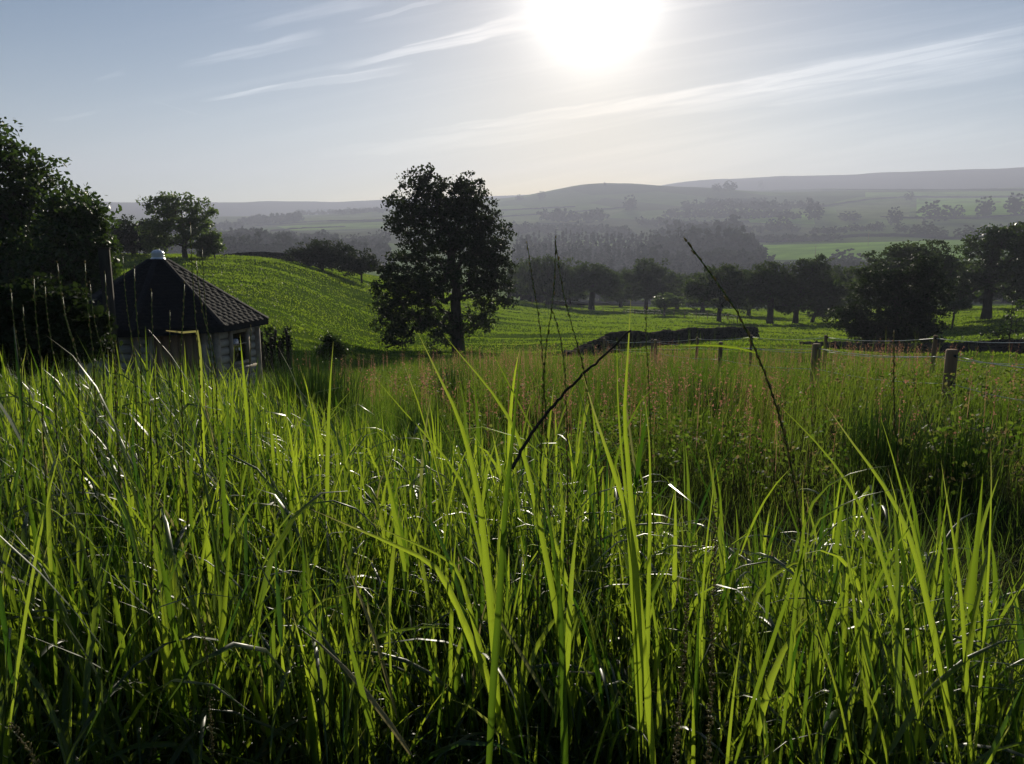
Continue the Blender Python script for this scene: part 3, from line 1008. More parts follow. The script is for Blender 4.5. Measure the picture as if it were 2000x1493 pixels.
# ------------------------------------------------------------------ stone walls
def dry_wall(label, pts, height, width, seed, stones=True):
    """wall following ground points; stones stacked in rough courses, upright coping on top"""
    g = np.random.default_rng(seed)
    pts = np.asarray(pts)
    seg = np.linalg.norm(np.diff(pts[:, :2], axis=0), axis=1)
    cum = np.r_[0, np.cumsum(seg)]
    L = cum[-1]
    root = empty('dry_stone_wall', pts[0], label, 'wall')
    mb, cp = MB(), MB()
    ch = height / 6.0

    def along(s):
        x = np.interp(s, cum, pts[:, 0])
        y = np.interp(s, cum, pts[:, 1])
        x2 = np.interp(min(s + 0.3, L), cum, pts[:, 0]) - np.interp(max(s - 0.3, 0), cum, pts[:, 0])
        y2 = np.interp(min(s + 0.3, L), cum, pts[:, 1]) - np.interp(max(s - 0.3, 0), cum, pts[:, 1])
        return x, y, math.atan2(y2, x2)
    tumble = lambda s: min(1.0, 0.2 + s / 14.0) - 0.12 * max(0, float(vnoise(np.array(s / 5.0), np.array(0.3), seed))) * 2
    for c in range(6):
        s = g.uniform(0, 0.3)
        while s < L:
            ln = g.uniform(0.25, 0.6)
            x, y, a = along(s + ln / 2)
            z = float(ground(x, y))
            hh = tumble(s)
            if c * ch < height * hh * 0.98:
                ww = width * (1 - 0.06 * c)
                mb.box((x - pts[0][0] + g.normal() * 0.02, y - pts[0][1] + g.normal() * 0.02, z - pts[0][2] - 0.1 + (c + 0.5) * ch), (ln * 1.02, ww * g.uniform(0.9, 1.1), ch * 1.06), a + g.normal() * 0.04, 0.07)
            s += ln
    s = 0.0
    while s < L:
        ln = g.uniform(0.12, 0.3)
        x, y, a = along(s + ln / 2)
        z = float(ground(x, y)) + height * tumble(s) - 0.1
        cp.box((x - pts[0][0], y - pts[0][1], z - pts[0][2] + 0.08), (ln * 0.92, width * 0.75, g.uniform(0.2, 0.36)), a + g.normal() * 0.1, 0.1)
        s += ln
    tag(mb.build('course_stones', M['stone'], root), kind='stuff')
    tag(cp.build('coping_stones', M['stone'], root), kind='stuff')
    return root


def path_on_ground(anchors, step=0.6):
    a = [at_row(px, py, d) for px, py, d in anchors]
    a = np.array(a)
    seg = np.r_[0, np.cumsum(np.linalg.norm(np.diff(a[:, :2], axis=0), axis=1))]
    n = max(2, int(seg[-1] / step))
    s = np.linspace(0, seg[-1], n)
    x, y = pchip(seg, a[:, 0], s), pchip(seg, a[:, 1], s)
    return np.c_[x, y, ground(x, y)]


dry_wall('dark tumbled stone wall curving up across the pasture from the meadow edge', path_on_ground([(1105, 715, 33), (1150, 692, 39), (1240, 672, 48), (1340, 655, 58), (1440, 645, 68), (1475, 643, 71)]), 0.85, 0.55, 61)
dry_wall('low stone wall at the far side of the meadow by the right edge', path_on_ground([(1560, 698, 56), (1680, 698, 57), (1820, 697, 58), (2000, 694, 59), (2250, 692, 62)]), 0.95, 0.55, 62)
dry_wall('dark boundary wall on the crest between the airy tree and the hawthorn', path_on_ground([(425, 502, 118), (490, 508, 116), (560, 512, 118), (600, 520, 124)], 1.0), 1.5, 0.6, 63)


def far_wall(label, anchors, height, width, dmin=240):
    """a field wall or hedge bank of the far slope, one low ridge draped on the land"""
    pts = []
    for (a, b) in zip(anchors[:-1], anchors[1:]):
        n = max(2, int(abs(b[0] - a[0]) / 6))
        for k in range(n):
            f = k / n
            pts.append(hit(a[0] + (b[0] - a[0]) * f, a[1] + (b[1] - a[1]) * f, dmin)[0])
    pts = np.array(pts)
    pts = np.c_[pts[:, :2], ground(pts[:, 0], pts[:, 1])]
    mb = MB()
    o0 = pts[0].copy()
    prof = np.c_[np.array([-1, -0.7, 0.7, 1]) * width / 2, np.array([-1.0, height, height, -1.0])]
    tg = np.gradient(pts[:, :2], axis=0)
    tg /= np.linalg.norm(tg, axis=1)[:, None] + 1e-9
    nr = np.c_[-tg[:, 1], tg[:, 0]]
    vs = []
    for i, p in enumerate(pts):
        jig = 1 + 0.25 * random.uniform(-1, 1)
        for (u, z) in prof:
            vs.append([p[0] + nr[i, 0] * u - o0[0], p[1] + nr[i, 1] * u - o0[1], p[2] + (z * jig if z > 0 else z) - o0[2]])
    q = []
    for i in range(len(pts) - 1):
        for j in range(3):
            q.append([i * 4 + j, i * 4 + j + 1, (i + 1) * 4 + j + 1, (i + 1) * 4 + j])
    mb.add(vs, q)
    o = mb.build('field_boundary', M['stone'], None, o0)
    return tag(o, label, 'wall', 'field walls on the far hillside')


far_wall('long wall line below the moor at the upper right', [(1500, 373), (1650, 372), (1800, 372), (2010, 371)], 3.0, 5, 1500)
far_wall('wall curving between the upper fields at right', [(1600, 405), (1700, 390), (1780, 385), (1900, 386), (2010, 384)], 2.5, 5, 1000)
far_wall('wall crossing below the largest far field tree', [(1720, 425), (1800, 428), (1900, 428), (2010, 420)], 2.2, 4, 800)
far_wall('dark hedge bank along the top of the bright green field', [(1440, 474), (1560, 472), (1680, 462), (1760, 462), (1900, 470)], 3.0, 6, 500)
far_wall('thin wall across the lower hill face under the cairn', [(970, 425), (1050, 420), (1160, 412), (1230, 405)], 2.5, 5, 1000)
far_wall('upper wall on the hill face under the cairn', [(975, 412), (1060, 408), (1130, 404)], 2.5, 5, 1000)
far_wall('long wall on the left-hand ridge fields beside the sycamore', [(500, 442), (620, 434), (700, 432), (760, 431)], 2.5, 5, 900)
far_wall('lower wall on the left-hand ridge fields', [(530, 452), (600, 447), (680, 444)], 2.5, 5, 900)



def far_field(quad, col, dmin):
    """one enclosed field of the far slope: a sheet laid on the land"""
    nu, nv = 40, 8
    v = []
    (x0, y0), (x1, y1), (x2, y2), (x3, y3) = quad
    for j in range(nv):
        g_ = j / (nv - 1)
        for i in range(nu):
            f = i / (nu - 1)
            px = (x0 + (x1 - x0) * f) * (1 - g_) + (x3 + (x2 - x3) * f) * g_
            py = (y0 + (y1 - y0) * f) * (1 - g_) + (y3 + (y2 - y3) * f) * g_
            v.append(hit(px, py, dmin)[0] + [0, 0, 0.8])
    q = [[j * nu + i, (j + 1) * nu + i, (j + 1) * nu + i + 1, j * nu + i + 1] for j in range(nv - 1) for i in range(nu - 1)]
    key = 'field_%d' % int(col[1] * 1000)
    if key not in M:
        M[key] = mat_simple(key, tuple(c * 0.75 for c in col), tuple(c * 1.2 for c in col), 0.02, 1.0, 0.0)
    o = obj('field', np_mesh('field', np.array(v), q, smooth=True), M[key])
    tag(o, kind='structure')


BR, MD, DL = (0.22, 0.38, 0.05), (0.21, 0.32, 0.065), (0.17, 0.21, 0.07)
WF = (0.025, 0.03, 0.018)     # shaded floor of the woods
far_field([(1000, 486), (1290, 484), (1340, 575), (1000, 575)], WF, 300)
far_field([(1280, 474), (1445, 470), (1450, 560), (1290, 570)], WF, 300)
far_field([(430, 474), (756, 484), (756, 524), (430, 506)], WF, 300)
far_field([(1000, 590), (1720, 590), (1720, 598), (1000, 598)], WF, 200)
far_field([(1445, 482), (1885, 470), (1885, 508), (1480, 510)], BR, 450)
far_field([(1455, 423), (1588, 421), (1592, 440), (1465, 436)], BR, 900)
far_field([(1690, 376), (2030, 374), (2030, 383), (1690, 386)], MD, 1300)
far_field([(1790, 389), (2030, 387), (2030, 420), (1790, 424)], BR, 900)
far_field([(1630, 404), (1780, 390), (1775, 426), (1640, 432)], DL, 900)
far_field([(540, 443), (756, 434), (756, 447), (570, 452)], MD, 900)
far_field([(600, 426), (756, 418), (756, 430), (550, 440)], DL, 1000)
far_field([(440, 498), (545, 502), (548, 507), (440, 503)], BR, 300)
far_field([(970, 426), (1220, 410), (1180, 432), (990, 440)], DL, 1200)

# cairn on the skyline
def cairn():
    p, dd = hit(1181, 362.5, 1500)
    g = np.random.default_rng(3)
    root = empty('summit_cairn', p, 'tiny stone cairn on the hilltop skyline', 'cairn')
    mb = MB()
    for k in range(26):
        f = k / 26
        r_ = 2.6 * (1 - f)
        mb.box((g.normal() * r_ * 0.5, g.normal() * r_ * 0.5, f * 8.0), (2.6, 2.4, 1.6), g.uniform(0, 3), 0.15)
    mb.build('stones', M['stone'], root)


cairn()


# ------------------------------------------------------------------ poles and small fence in the distance
def utility_pole(px, foot, top, label):
    p, dd = hit(px, foot, 240)
    h = (foot - top) * dd / F
    root = empty('utility_pole', p, label, 'pole', 'poles in the bright far field')
    mb = MB()
    mb.tube([(0, 0, -0.5), (0, 0, h)], [0.22, 0.16], 8)
    mb.build('pole', M['post'], root)
    mb = MB()
    mb.box((0, 0, h * 0.93), (2.2, 0.14, 0.16))
    mb.build('crossarm', M['post'], root)


utility_pole(1695, 482, 456, 'thin pole on the right side of the bright far field')
utility_pole(1592, 505, 482, 'thin pole low on the left side of the bright far field')


def stock_fence():
    pts = path_on_ground([(1040, 597, 176), (1110, 600, 172), (1170, 606, 166), (1240, 612, 158), (1330, 620, 146), (1400, 626, 138), (1440, 632, 132)], 3.0)
    root = empty('stock_fence', pts[0], 'line of small fence posts slanting below the hazy oaks', 'fence')
    me = None
    for k, p in enumerate(pts):
        if me is None:
            mb = MB()
            mb.tube([(0, 0, -0.2), (0, 0, 1.25)], [0.085, 0.075], 6)
            me = mb.mesh('post')
            me.materials.append(M['post'])
        o = obj('post', me, None, root, p - pts[0])
        o.rotation_euler = (random.uniform(-.05, .05), random.uniform(-.05, .05), random.uniform(0, 3))
        o.scale = (1, 1, random.uniform(0.85, 1.15))
    for hh in (0.55, 1.05):
        mb = MB()
        mb.tube(pts - pts[0] + np.array([0, 0, hh]), 0.012, 3, False)
        mb.build('wire', M['iron'], root)


stock_fence()


# ------------------------------------------------------------------ paddock fence with white tape
def paddock_fence(label, posts, tape_h, seed):
    """posts: (px, top row, distance, radius)"""
    g = np.random.default_rng(seed)
    tops = [P(px, ty, d) for px, ty, d, r in posts]
    base0 = np.array([tops[0][0], tops[0][1], float(ground(tops[0][0], tops[0][1]))])
    root = empty('paddock_fence', base0, label, 'fence')
    lines = {h: [] for h in tape_h}
    for (px, ty, d, r), t in zip(posts, tops):
        gz = float(ground(t[0], t[1]))
        mb = MB()
        H = t[2] - gz
        lean = g.normal(size=2) * 0.015
        prof = [(0, -0.3), (0, H * 0.3), (0, H * 0.7), (0, H - 0.012), (0, H)]
        rr = [r * 1.03, r * 1.0, r * 1.01, r * 1.0, r * 0.86]
        mb.tube([(lean[0] * z, lean[1] * z, z) for _, z in prof], rr, 14)
        po = mb.build('post', M['post'], root, np.array([t[0], t[1], gz]) - base0, smooth=False)
        for k, h in enumerate(tape_h):
            z = t[2] - h
            lines[h].append(np.array([t[0], t[1] - r - 0.01, z]))
            mi = MB()
            mi.tube([(0, -r - 0.03, H - h), (0, -r + 0.02, H - h)], 0.016, 8)
            mi.build('insulator', M['iron'], po)
    for h, pts in lines.items():
        fine = []
        for a, b in zip(pts[:-1], pts[1:]):
            for f in np.linspace(0, 1, 9)[:-1]:
                p = a + (b - a) * f
                p[2] -= 0.05 * 4 * f * (1 - f)
                fine.append(p)
        fine.append(pts[-1])
        fine = np.array(fine) - base0
        mb = MB()
        wd = 0.0042
        v = np.concatenate([fine + [0, 0, wd], fine + [0, -0.003, 0], fine - [0, 0, wd], fine + [0, 0.003, 0]])
        n = len(fine)
        q = []
        for i in range(n - 1):
            for j in range(4):
                q.append([j * n + i, ((j + 1) % 4) * n + i, ((j + 1) % 4) * n + i + 1, j * n + i + 1])
        mb.add(v, q)
        mb.build('tape', M['tape'], root)


paddock_fence('near paddock fence with stout round strainer posts and white tape', [(2140, 705, 7.6, 0.06), (1860, 683, 9.4, 0.06), (1595, 672, 12.0, 0.062), (1407, 668, 16.5, 0.042), (1281, 664, 22, 0.05), (1180, 661, 31, 0.05)], (0.06, 0.36), 71)
paddock_fence('far paddock fence of slim stakes with white tape', [(2110, 655, 10.2, 0.029), (1825, 655, 12.3, 0.03), (1615, 655, 15.2, 0.031), (1467, 655, 19, 0.036), (1362, 659, 23, 0.038), (1274, 663, 27, 0.04), (1187, 667, 32, 0.045)], (0.04, 0.30), 72)


# ------------------------------------------------------------------ the grill hut
def build_hut():
    D = 16.0
    c = P(316, 600, D)
    gz = float(ground(c[0], c[1]))
    az = math.atan2(c[0], c[1])
    base = np.array([c[0], c[1], gz])
    apex_z = EYE + ray(311, 497)[2] * D - gz
    Rr, Rw = 1.92, 1.66
    eave_z = EYE + ray(450, 637)[2] * 14.35 - gz
    root = empty('grill_hut', base, 'eight-sided log hut with steep dark shingle roof and white metal cap', 'hut')
    root.rotation_euler = (0, 0, -az)
    a0 = R(30.0)          # corner seen right of the front face, measured from the line towards the camera to the right

    def corner(k, r):
        a = a0 + k * R(45)
        return np.array([r * math.sin(a), -r * math.cos(a)])
    top_r = 0.17
    wall_h = eave_z + (Rr - Rw) * (apex_z - eave_z) / Rr - 0.05
    nlog = 13
    lh = (wall_h + 0.15) / nlog
    side = 2 * Rw * math.sin(R(22.5))
    # half-round log profile, unit length along x
    th = np.linspace(-math.pi / 2, math.pi / 2, 8)
    prof = np.c_[-np.cos(th) * 0.045 - 0.0, np.sin(th) * lh * 0.49]

    def log_mesh(ln):
        mb = MB()
        n = len(prof)
        v = [[-ln / 2, y, z] for y, z in prof] + [[ln / 2, y, z] for y, z in prof] + [[-ln / 2, 0.05, -lh * .49], [-ln / 2, 0.05, lh * .49], [ln / 2, 0.05, -lh * .49], [ln / 2, 0.05, lh * .49]]
        q = [[i, i + 1, n + i + 1, n + i] for i in range(n - 1)]
        q += [[2 * n, 2 * n + 1, 2 * n + 3, 2 * n + 2]]
        mb.add(v, q)
        m_ = mb.mesh('log', smooth=False)
        m_.materials.append(M['log'])
        return m_
    cache = {}

    def log(parent, ln, x, z):
        key = round(ln, 3)
        if key not in cache:
            cache[key] = log_mesh(ln)
        o = obj('log', cache[key], None, parent, (x, random.uniform(-0.004, 0.004), z))
        return o
    for k in range(8):
        A, B = corner(k - 1, Rw), corner(k, Rw)
        mid = (A + B) / 2
        ang = math.atan2(B[1] - A[1], B[0] - A[0])
        wl = empty('log_wall', (mid[0], mid[1], 0))
        wl.parent = root
        wl.rotation_euler = (0, 0, ang)
        opening = None
        if k == 1:
            opening = (-0.27, 0.27, wall_h - 0.86, wall_h - 0.30)      # window
        if k == 0:
            opening = (-0.42, 0.42, 0.05, wall_h - 0.14)               # door
        for i in range(nlog):
            z = (i + 0.5) * lh - 0.1
            if opening and opening[2] - lh * .3 < z < opening[3] + lh * .3:
                w_ = side / 2 + opening[0]
                log(wl, w_ - 0.02, -side / 2 + w_ / 2, z)
                log(wl, w_ - 0.02, side / 2 - w_ / 2, z)
            else:
                log(wl, side - 0.02, 0, z)
        if k == 1:
            x0, x1, z0, z1 = opening
            zc, hw, hh = (z0 + z1) / 2, (x1 - x0) / 2, (z1 - z0) / 2
            fr = empty('window', (0, 0, 0))
            bpy.data.objects.remove(fr)
            mb = MB()
            for (xx, zz, sx, sz) in ((x0, zc, .07, 2 * hh + .14), (x1, zc, .07, 2 * hh + .14)):
                mb.box((xx, -0.05, zz), (sx, 0.08, sz))
            mb.box((0, -0.052, z0 - 0.02), (2 * hw - .07, 0.08, .07))
            mb.box((0, -0.052, z1 + 0.02), (2 * hw - .07, 0.08, .07))
            mb.build('window_frame', M['trim'], wl)
            mb = MB()     # arched head board
            n = 9
            v, q = [], []
            for i in range(n):
                f = i / (n - 1) * 2 - 1
                zz = z1 + 0.06
                v += [[f * (hw + .09), -0.115, zz], [f * (hw + .09), -0.115, zz + 0.04 + 0.10 * (1 - f * f)], [f * (hw + .09), -0.07, zz], [f * (hw + .09), -0.07, zz + 0.04 + 0.10 * (1 - f * f)]]
            for i in range(n - 1):
                a, b = i * 4, i * 4 + 4
                q += [[a, b, b + 1, a + 1], [a + 1, b + 1, b + 3, a + 3], [a + 2, a, b, b + 2]]
            q += [[0, 1, 3, 2], [(n - 1) * 4, (n - 1) * 4 + 2, (n - 1) * 4 + 3, (n - 1) * 4 + 1]]
            mb.add(v, q)
            mb.build('arched_head_board', M['trim'], wl)
            mb = MB()
            mb.box((0, -0.10, z0 - 0.10), (2 * hw + .22, 0.14, .045))
            mb.build('sill', M['trim'], wl)
            mb = MB()
            mb.box((0, -0.045, zc + 0.05), (2 * hw - .075, 0.03, .025))
            mb.build('glazing_bar', M['trim'], wl)
            mb = MB()
            mb.box((0, -0.02, zc), (2 * hw - .06, 0.006, 2 * hh))
            mb.build('pane', M['glass'], wl)
        if k == 0:
            x0, x1, z0, z1 = opening
            for i in range(6):
                mb = MB()
                ww = (x1 - x0 - .1) / 6
                mb.box((x0 + .05 + ww * (i + .5), -0.02, (z0 + z1) / 2), (ww - 0.008, 0.04, z1 - z0 - 0.06))
                mb.build('door_board', M['door'], wl)
            mb = MB()
            mb.box((x0, -0.055, (z0 + z1) / 2), (.085, 0.07, z1 - z0 + .1))
            mb.box((x1, -0.055, (z0 + z1) / 2), (.085, 0.07, z1 - z0 + .1))
            mb.box((0, -0.057, z1 + .03), (x1 - x0 - .085, 0.07, .085))
            mb.build('door_frame', M['trim'], wl)
            mb = MB()
            mb.box((0.3, -0.07, 0.75), (.03, 0.04, .16))
            mb.build('door_handle', M['iron'], wl)
        # corner post
        mb = MB()
        mb.tube([(side / 2, -0.035, -0.15), (side / 2, -0.035, wall_h)], 0.07, 8)
        mb.build('corner_post', M['trim'], wl)
    # floor slab closes the inside
    mb = MB()
    ring = np.array([[*corner(k, Rw - 0.06), 0.02] for k in range(8)])
    mb.add(np.vstack([ring, [[0, 0, 0.02]]]), None, [[8, k, (k + 1) % 8] for k in range(8)])
    mb.build('floor', M['door'], root)
    # roof: underlay, shingles, hip caps, fascia
    mb = MB()
    eb = np.array([[*corner(k, Rr), eave_z] for k in range(8)])
    tp = np.array([[*corner(k, top_r), apex_z - 0.10] for k in range(8)])
    eb2 = eb - [0, 0, 0.07]
    q = [[k, (k + 1) % 8, 8 + (k + 1) % 8, 8 + k] for k in range(8)]
    q += [[16 + k, (k + 1) % 8 + 16, (k + 1) % 8, k] for k in range(8)]
    inner = np.array([[*corner(k, Rw - 0.1), wall_h + 0.0] for k in range(8)])
    q += [[24 + k, 24 + (k + 1) % 8, 16 + (k + 1) % 8, 16 + k] for k in range(8)]
    mb.add(np.vstack([eb, tp, eb2, inner]), q)
    roof = mb.build('roof', M['felt'], root)
    rows, tabw = 22, 0.16
    mesh_cache = {}

    def tab_mesh(rowh):
        mb = MB()
        xs = np.linspace(-0.5, 0.5, 7)
        wave = -rowh * (0.12 * np.cos(xs * 2 * math.pi) + 0.12)
        n = len(xs)
        up_ = rowh * 1.15
        v = [[x, wv, 0.007] for x, wv in zip(xs, wave)] + [[x, up_, 0.002] for x in xs] + [[x, wv, 0.0] for x, wv in zip(xs, wave)]
        q = [[i, i + 1, n + i + 1, n + i] for i in range(n - 1)] + [[2 * n + i, 2 * n + i + 1, i + 1, i] for i in range(n - 1)]
        mb.add(v, q)
        me = mb.mesh('shingle')
        me.materials.append(M['shingle'])
        return me
    rest = MB()
    total = 0
    for k in [0, 1, 7, 6, 2, 3, 4, 5]:
        A, B = np.array([*corner(k - 1, Rr), eave_z]), np.array([*corner(k, Rr), eave_z])
        At, Bt = np.array([*corner(k - 1, top_r), apex_z - 0.1]), np.array([*corner(k, top_r), apex_z - 0.1])
        slope = ((At + Bt) - (A + B)) / 2
        ln = np.linalg.norm(slope)
        rowh = ln / rows
        ux = (B - A) / np.linalg.norm(B - A)
        uy = slope / ln
        un = np.cross(ux, uy)
        if 'm' not in mesh_cache:
            mesh_cache['m'] = tab_mesh(rowh)
            mv = np.array([v.co[:] for v in mesh_cache['m'].vertices])
            mq = np.array([p.vertices[:] for p in mesh_cache['m'].polygons])
        Mx = np.eye(4)
        for r_ in range(rows):
            f = r_ / rows
            L0, R0 = A + (At - A) * f, B + (Bt - B) * f
            wd = np.linalg.norm(R0 - L0)
            n = max(1, round(wd / tabw))
            tw = wd / n
            off = 0.5 if r_ % 2 else 0.0
            cells = []
            if off:
                cells = [(0.0, 0.5)] + [(0.5 + i, 1.5 + i) for i in range(n - 1)] + [(n - 0.5, float(n))]
            else:
                cells = [(float(i), i + 1.0) for i in range(n)]
            for (s0, s1) in cells:
                cpos = L0 + ux * ((s0 + s1) / 2 * tw) + un * (0.006 + 0.0012 * random.random())
                sx = (s1 - s0) * tw
                if total < 290 and (k in (0, 1)):
                    o = obj('shingle', mesh_cache['m'], None, roof)
                    from mathutils import Matrix
                    o.matrix_local = Matrix(((ux[0] * sx, uy[0], un[0], cpos[0]), (ux[1] * sx, uy[1], un[1], cpos[1]), (ux[2] * sx, uy[2], un[2], cpos[2]), (0, 0, 0, 1)))
                    total += 1
                else:
                    vv = cpos + np.outer(mv[:, 0] * sx, ux) + np.outer(mv[:, 1], uy) + np.outer(mv[:, 2], un)
                    rest.add(vv, mq)
    tag(rest.build('shingles_of_other_faces', M['shingle'], roof), kind='stuff')
    for k in range(8):
        mb = MB()
        A, At = np.array([*corner(k, Rr + 0.01), eave_z]), np.array([*corner(k, top_r), apex_z - 0.1])
        dirv = (At - A)
        tdir = np.array([-A[1], A[0], 0]) / np.linalg.norm(A[:2])
        nn = np.cross(tdir, dirv / np.linalg.norm(dirv))
        if nn[2] < 0:
            nn = -nn
        a, b = A + nn * 0.024, At + nn * 0.024
        mb.add([a - tdir * 0.06 - nn * 0.02, a, a + tdir * 0.06 - nn * 0.02, b - tdir * 0.05 - nn * 0.02, b, b + tdir * 0.05 - nn * 0.02], [[0, 1, 4, 3], [1, 2, 5, 4]])
        mb.build('hip_cap', M['shingle'], roof)
        mb = MB()
        B = np.array([*corner(k + 1, Rr + 0.01), eave_z])
        mb.add([A - [0, 0, .11], B - [0, 0, .11], B + [0, 0, .0], A + [0, 0, .0]], [[0, 1, 2, 3]])
        mb.build('fascia', M['felt'], roof)
    # metal smoke cap
    mb = MB()
    n = 16
    prof2 = [(0.17, apex_z - 0.14), (0.13, apex_z - 0.08), (0.10, apex_z - 0.04), (0.112, apex_z - 0.03), (0.112, apex_z + 0.02), (0.098, apex_z + 0.05), (0.07, apex_z + 0.07), (0.03, apex_z + 0.082), (0.0, apex_z + 0.084)]
    v, q = [], []
    for (r_, z) in prof2:
        for j in range(n):
            a = 2 * math.pi * j / n
            v.append([r_ * math.cos(a), r_ * math.sin(a), z])
    for i in range(len(prof2) - 1):
        for j in range(n):
            q.append([i * n + j, i * n + (j + 1) % n, (i + 1) * n + (j + 1) % n, (i + 1) * n + j])
    mb.add(v, q)
    mb.build('smoke_cap', M['metal'], root)
    mb = MB()
    for z in (apex_z - 0.03, apex_z + 0.02):
        mb.tube([(0.115 * math.cos(a), 0.115 * math.sin(a), z) for a in np.linspace(0, 2 * math.pi, 25)], 0.008, 6, False)
    mb.build('cap_rim', M['metal'], root)
    return base


hut_base = build_hut()


def dark_post():
    top = P(203, 487, 14.2)
    gz = float(ground(top[0], top[1]))
    root = empty('gate_post', (top[0], top[1], gz), 'dark square wooden post standing left of the hut roof', 'post')
    root.rotation_euler = (0, 0, 0.35)
    mb = MB()
    H = top[2] - gz
    mb.box((0, 0, H / 2 - 0.2), (0.155, 0.155, H + 0.4))
    mb.build('shaft', M['bark'], root)
    mb = MB()
    mb.box((0, 0, H + 0.012), (0.17, 0.17, 0.024))
    mb.build('cap', M['bark'], root)


dark_post()


def pollard():
    d = 21.0
    base = at_row(540, 690, d)
    g = np.random.default_rng(5)
    root = empty('pollarded_shrub', base, 'row of stubby upright cut stems with dark leaf tufts beside the hut', 'shrub')
    k = d / F
    tips = []
    for i in range(13):
        x = (-26 + i * 4.3) * k + g.normal() * 0.02
        h = (60 + g.uniform(-8, 22)) * k + 0.35
        y = g.normal() * 0.15
        mb = MB()
        zz = np.linspace(-0.1, h, 6)
        mb.tube(np.c_[x + np.cumsum(g.normal(size=6) * 0.02), y + np.cumsum(g.normal(size=6) * 0.02), zz], np.linspace(0.045, 0.035, 6), 7)
        mb.build('stem', M['bark'], root, smooth=True)
        for z in np.linspace(0.25, h, 7):
            tips.append([x + g.normal() * 0.03, y + g.normal() * 0.05, z])
        tips.append([x, y, h + .03])
    v, q, t = leaf_cloud(np.array(tips), 13, 0.10, 0.075, g, 1.0)
    obj('leaf_tufts', np_mesh('leaf_tufts', v, q, attr=t), M['leaf_dark'], root)


pollard()
make_tree('broom_bush', 'small feathery dark bush on the meadow edge right of the hut', 'bush', 650, 702, 20,
          [(650, 668, 20, 20), (640, 688, 22, 16), (664, 684, 16, 16)], 0.03, 130, 26, 0.13, 0.06, 36, 'leaf', top=0.8, rtip=0.005, flat=1.2)
make_tree('bramble_bush', 'low dark bramble at the foot of the tall sycamore', 'bush', 860, 700, 44,
          [(850, 690, 40, 12), (900, 692, 40, 10), (800, 692, 30, 10)], 0.04, 130, 26, 0.4, 0.14, 37, 'leaf_dark', top=0.6, rtip=0.01)


# ------------------------------------------------------------------ grass
def blade_mesh(root, h, wd, az, th0, bend, segs, g, fold=False, twist=0.0, dry=None, pw=1.5, wpow=2.2):
    """bundle of curved tapering blades -> verts, quads, tint"""
    n = len(root)
    t = np.linspace(0, 1, segs + 1)
    th = th0[:, None] + bend[:, None] * t[None, :] ** pw
    ds = (h / segs)[:, None]
    mid = 0.5 * (th[:, 1:] + th[:, :-1])
    hx = np.concatenate([np.zeros((n, 1)), np.cumsum(np.sin(mid) * ds, 1)], 1)
    hz = np.concatenate([np.zeros((n, 1)), np.cumsum(np.cos(mid) * ds, 1)], 1)
    dx, dy = np.sin(az), np.cos(az)
    c = np.stack([root[:, 0:1] + hx * dx[:, None], root[:, 1:2] + hx * dy[:, None], root[:, 2:3] + hz], -1)
    side = np.stack([dy, -dx, np.zeros(n)], -1)[:, None, :]
    nrm = np.stack([np.cos(th) * dx[:, None], np.cos(th) * dy[:, None], -np.sin(th)], -1)
    tw = (g.uniform(-1, 1, n) * twist)[:, None] * t[None, :] + g.normal(size=n)[:, None] * 0.25
    ax = side * np.cos(tw)[..., None] + nrm * np.sin(tw)[..., None]
    prof = np.clip(0.45 + t * 2.2, 0, 1) * np.clip(1 - t ** wpow, 0.0, 1) + 0.03
    ww = wd[:, None] * prof[None, :] * 0.5
    rnd = g.random(n) ** 1.25
    dr = np.zeros(n) if dry is None else dry
    if fold:
        nn = np.cross(ax, np.gradient(c, axis=1))
        nn /= np.linalg.norm(nn, axis=2)[..., None] + 1e-9
        rows = [c - ax * ww[..., None], c + nn * (ww * 0.45)[..., None], c + ax * ww[..., None]]
    else:
        rows = [c - ax * ww[..., None], c + ax * ww[..., None]]
    k = len(rows)
    v = np.stack(rows, 2).reshape(-1, 3)
    base = (np.arange(n) * (segs + 1) * k)[:, None, None, None]
    i = np.arange(segs)[None, :, None, None] * k
    j = np.arange(k - 1)[None, None, :, None]
    qd = np.array([0, 1, k + 1, k])[None, None, None, :]
    q = (base + i + j + qd).reshape(-1, 4)
    tint = np.zeros((n, segs + 1, k, 3), np.float32)
    tint[..., 0] = rnd[:, None, None]
    tint[..., 1] = t[None, :, None]
    tint[..., 2] = dr[:, None, None]
    return v, q, tint.reshape(-1, 3)


def join(parts):
    V_, Q_, T_, n = [], [], [], 0
    for v, q, t in parts:
        V_.append(v)
        Q_.append(q + n)
        T_.append(t)
        n += len(v)
    return np.vstack(V_), np.vstack(Q_), np.vstack(T_)


def scatter(n, d0, d1, px0, px1, g, power=2.0):
    a0 = math.atan2(*ray(px0, 700)[:2])
    a1 = math.atan2(*ray(px1, 700)[:2])
    az = g.uniform(a0, a1, n)
    d = (g.uniform(d0 ** power, d1 ** power, n)) ** (1 / power)
    x, y = np.sin(az) * d, np.cos(az) * d
    return np.c_[x, y, ground(x, y)], az, d


def az_px(az):
    return 1000 + F * np.tan(az) * 1.0


TALL_PX = [-500, 0, 250, 400, 550, 700, 850, 1000, 1120, 1230, 1330, 1450, 1560, 1680, 1800, 1900, 2000, 2500]
TALL_D = [10, 10, 9.5, 8.5, 7.0, 4.6, 3.2, 2.6, 2.3, 2.2, 2.1, 2.0, 2.0, 2.3, 2.2, 1.9, 1.8, 1.8]      # how far the tall grass reaches
TALL_Y = [690, 690, 700, 712, 730, 800, 790, 740, 730, 760, 880, 980, 950, 880, 900, 980, 1040, 1060]   # photo row its tips reach


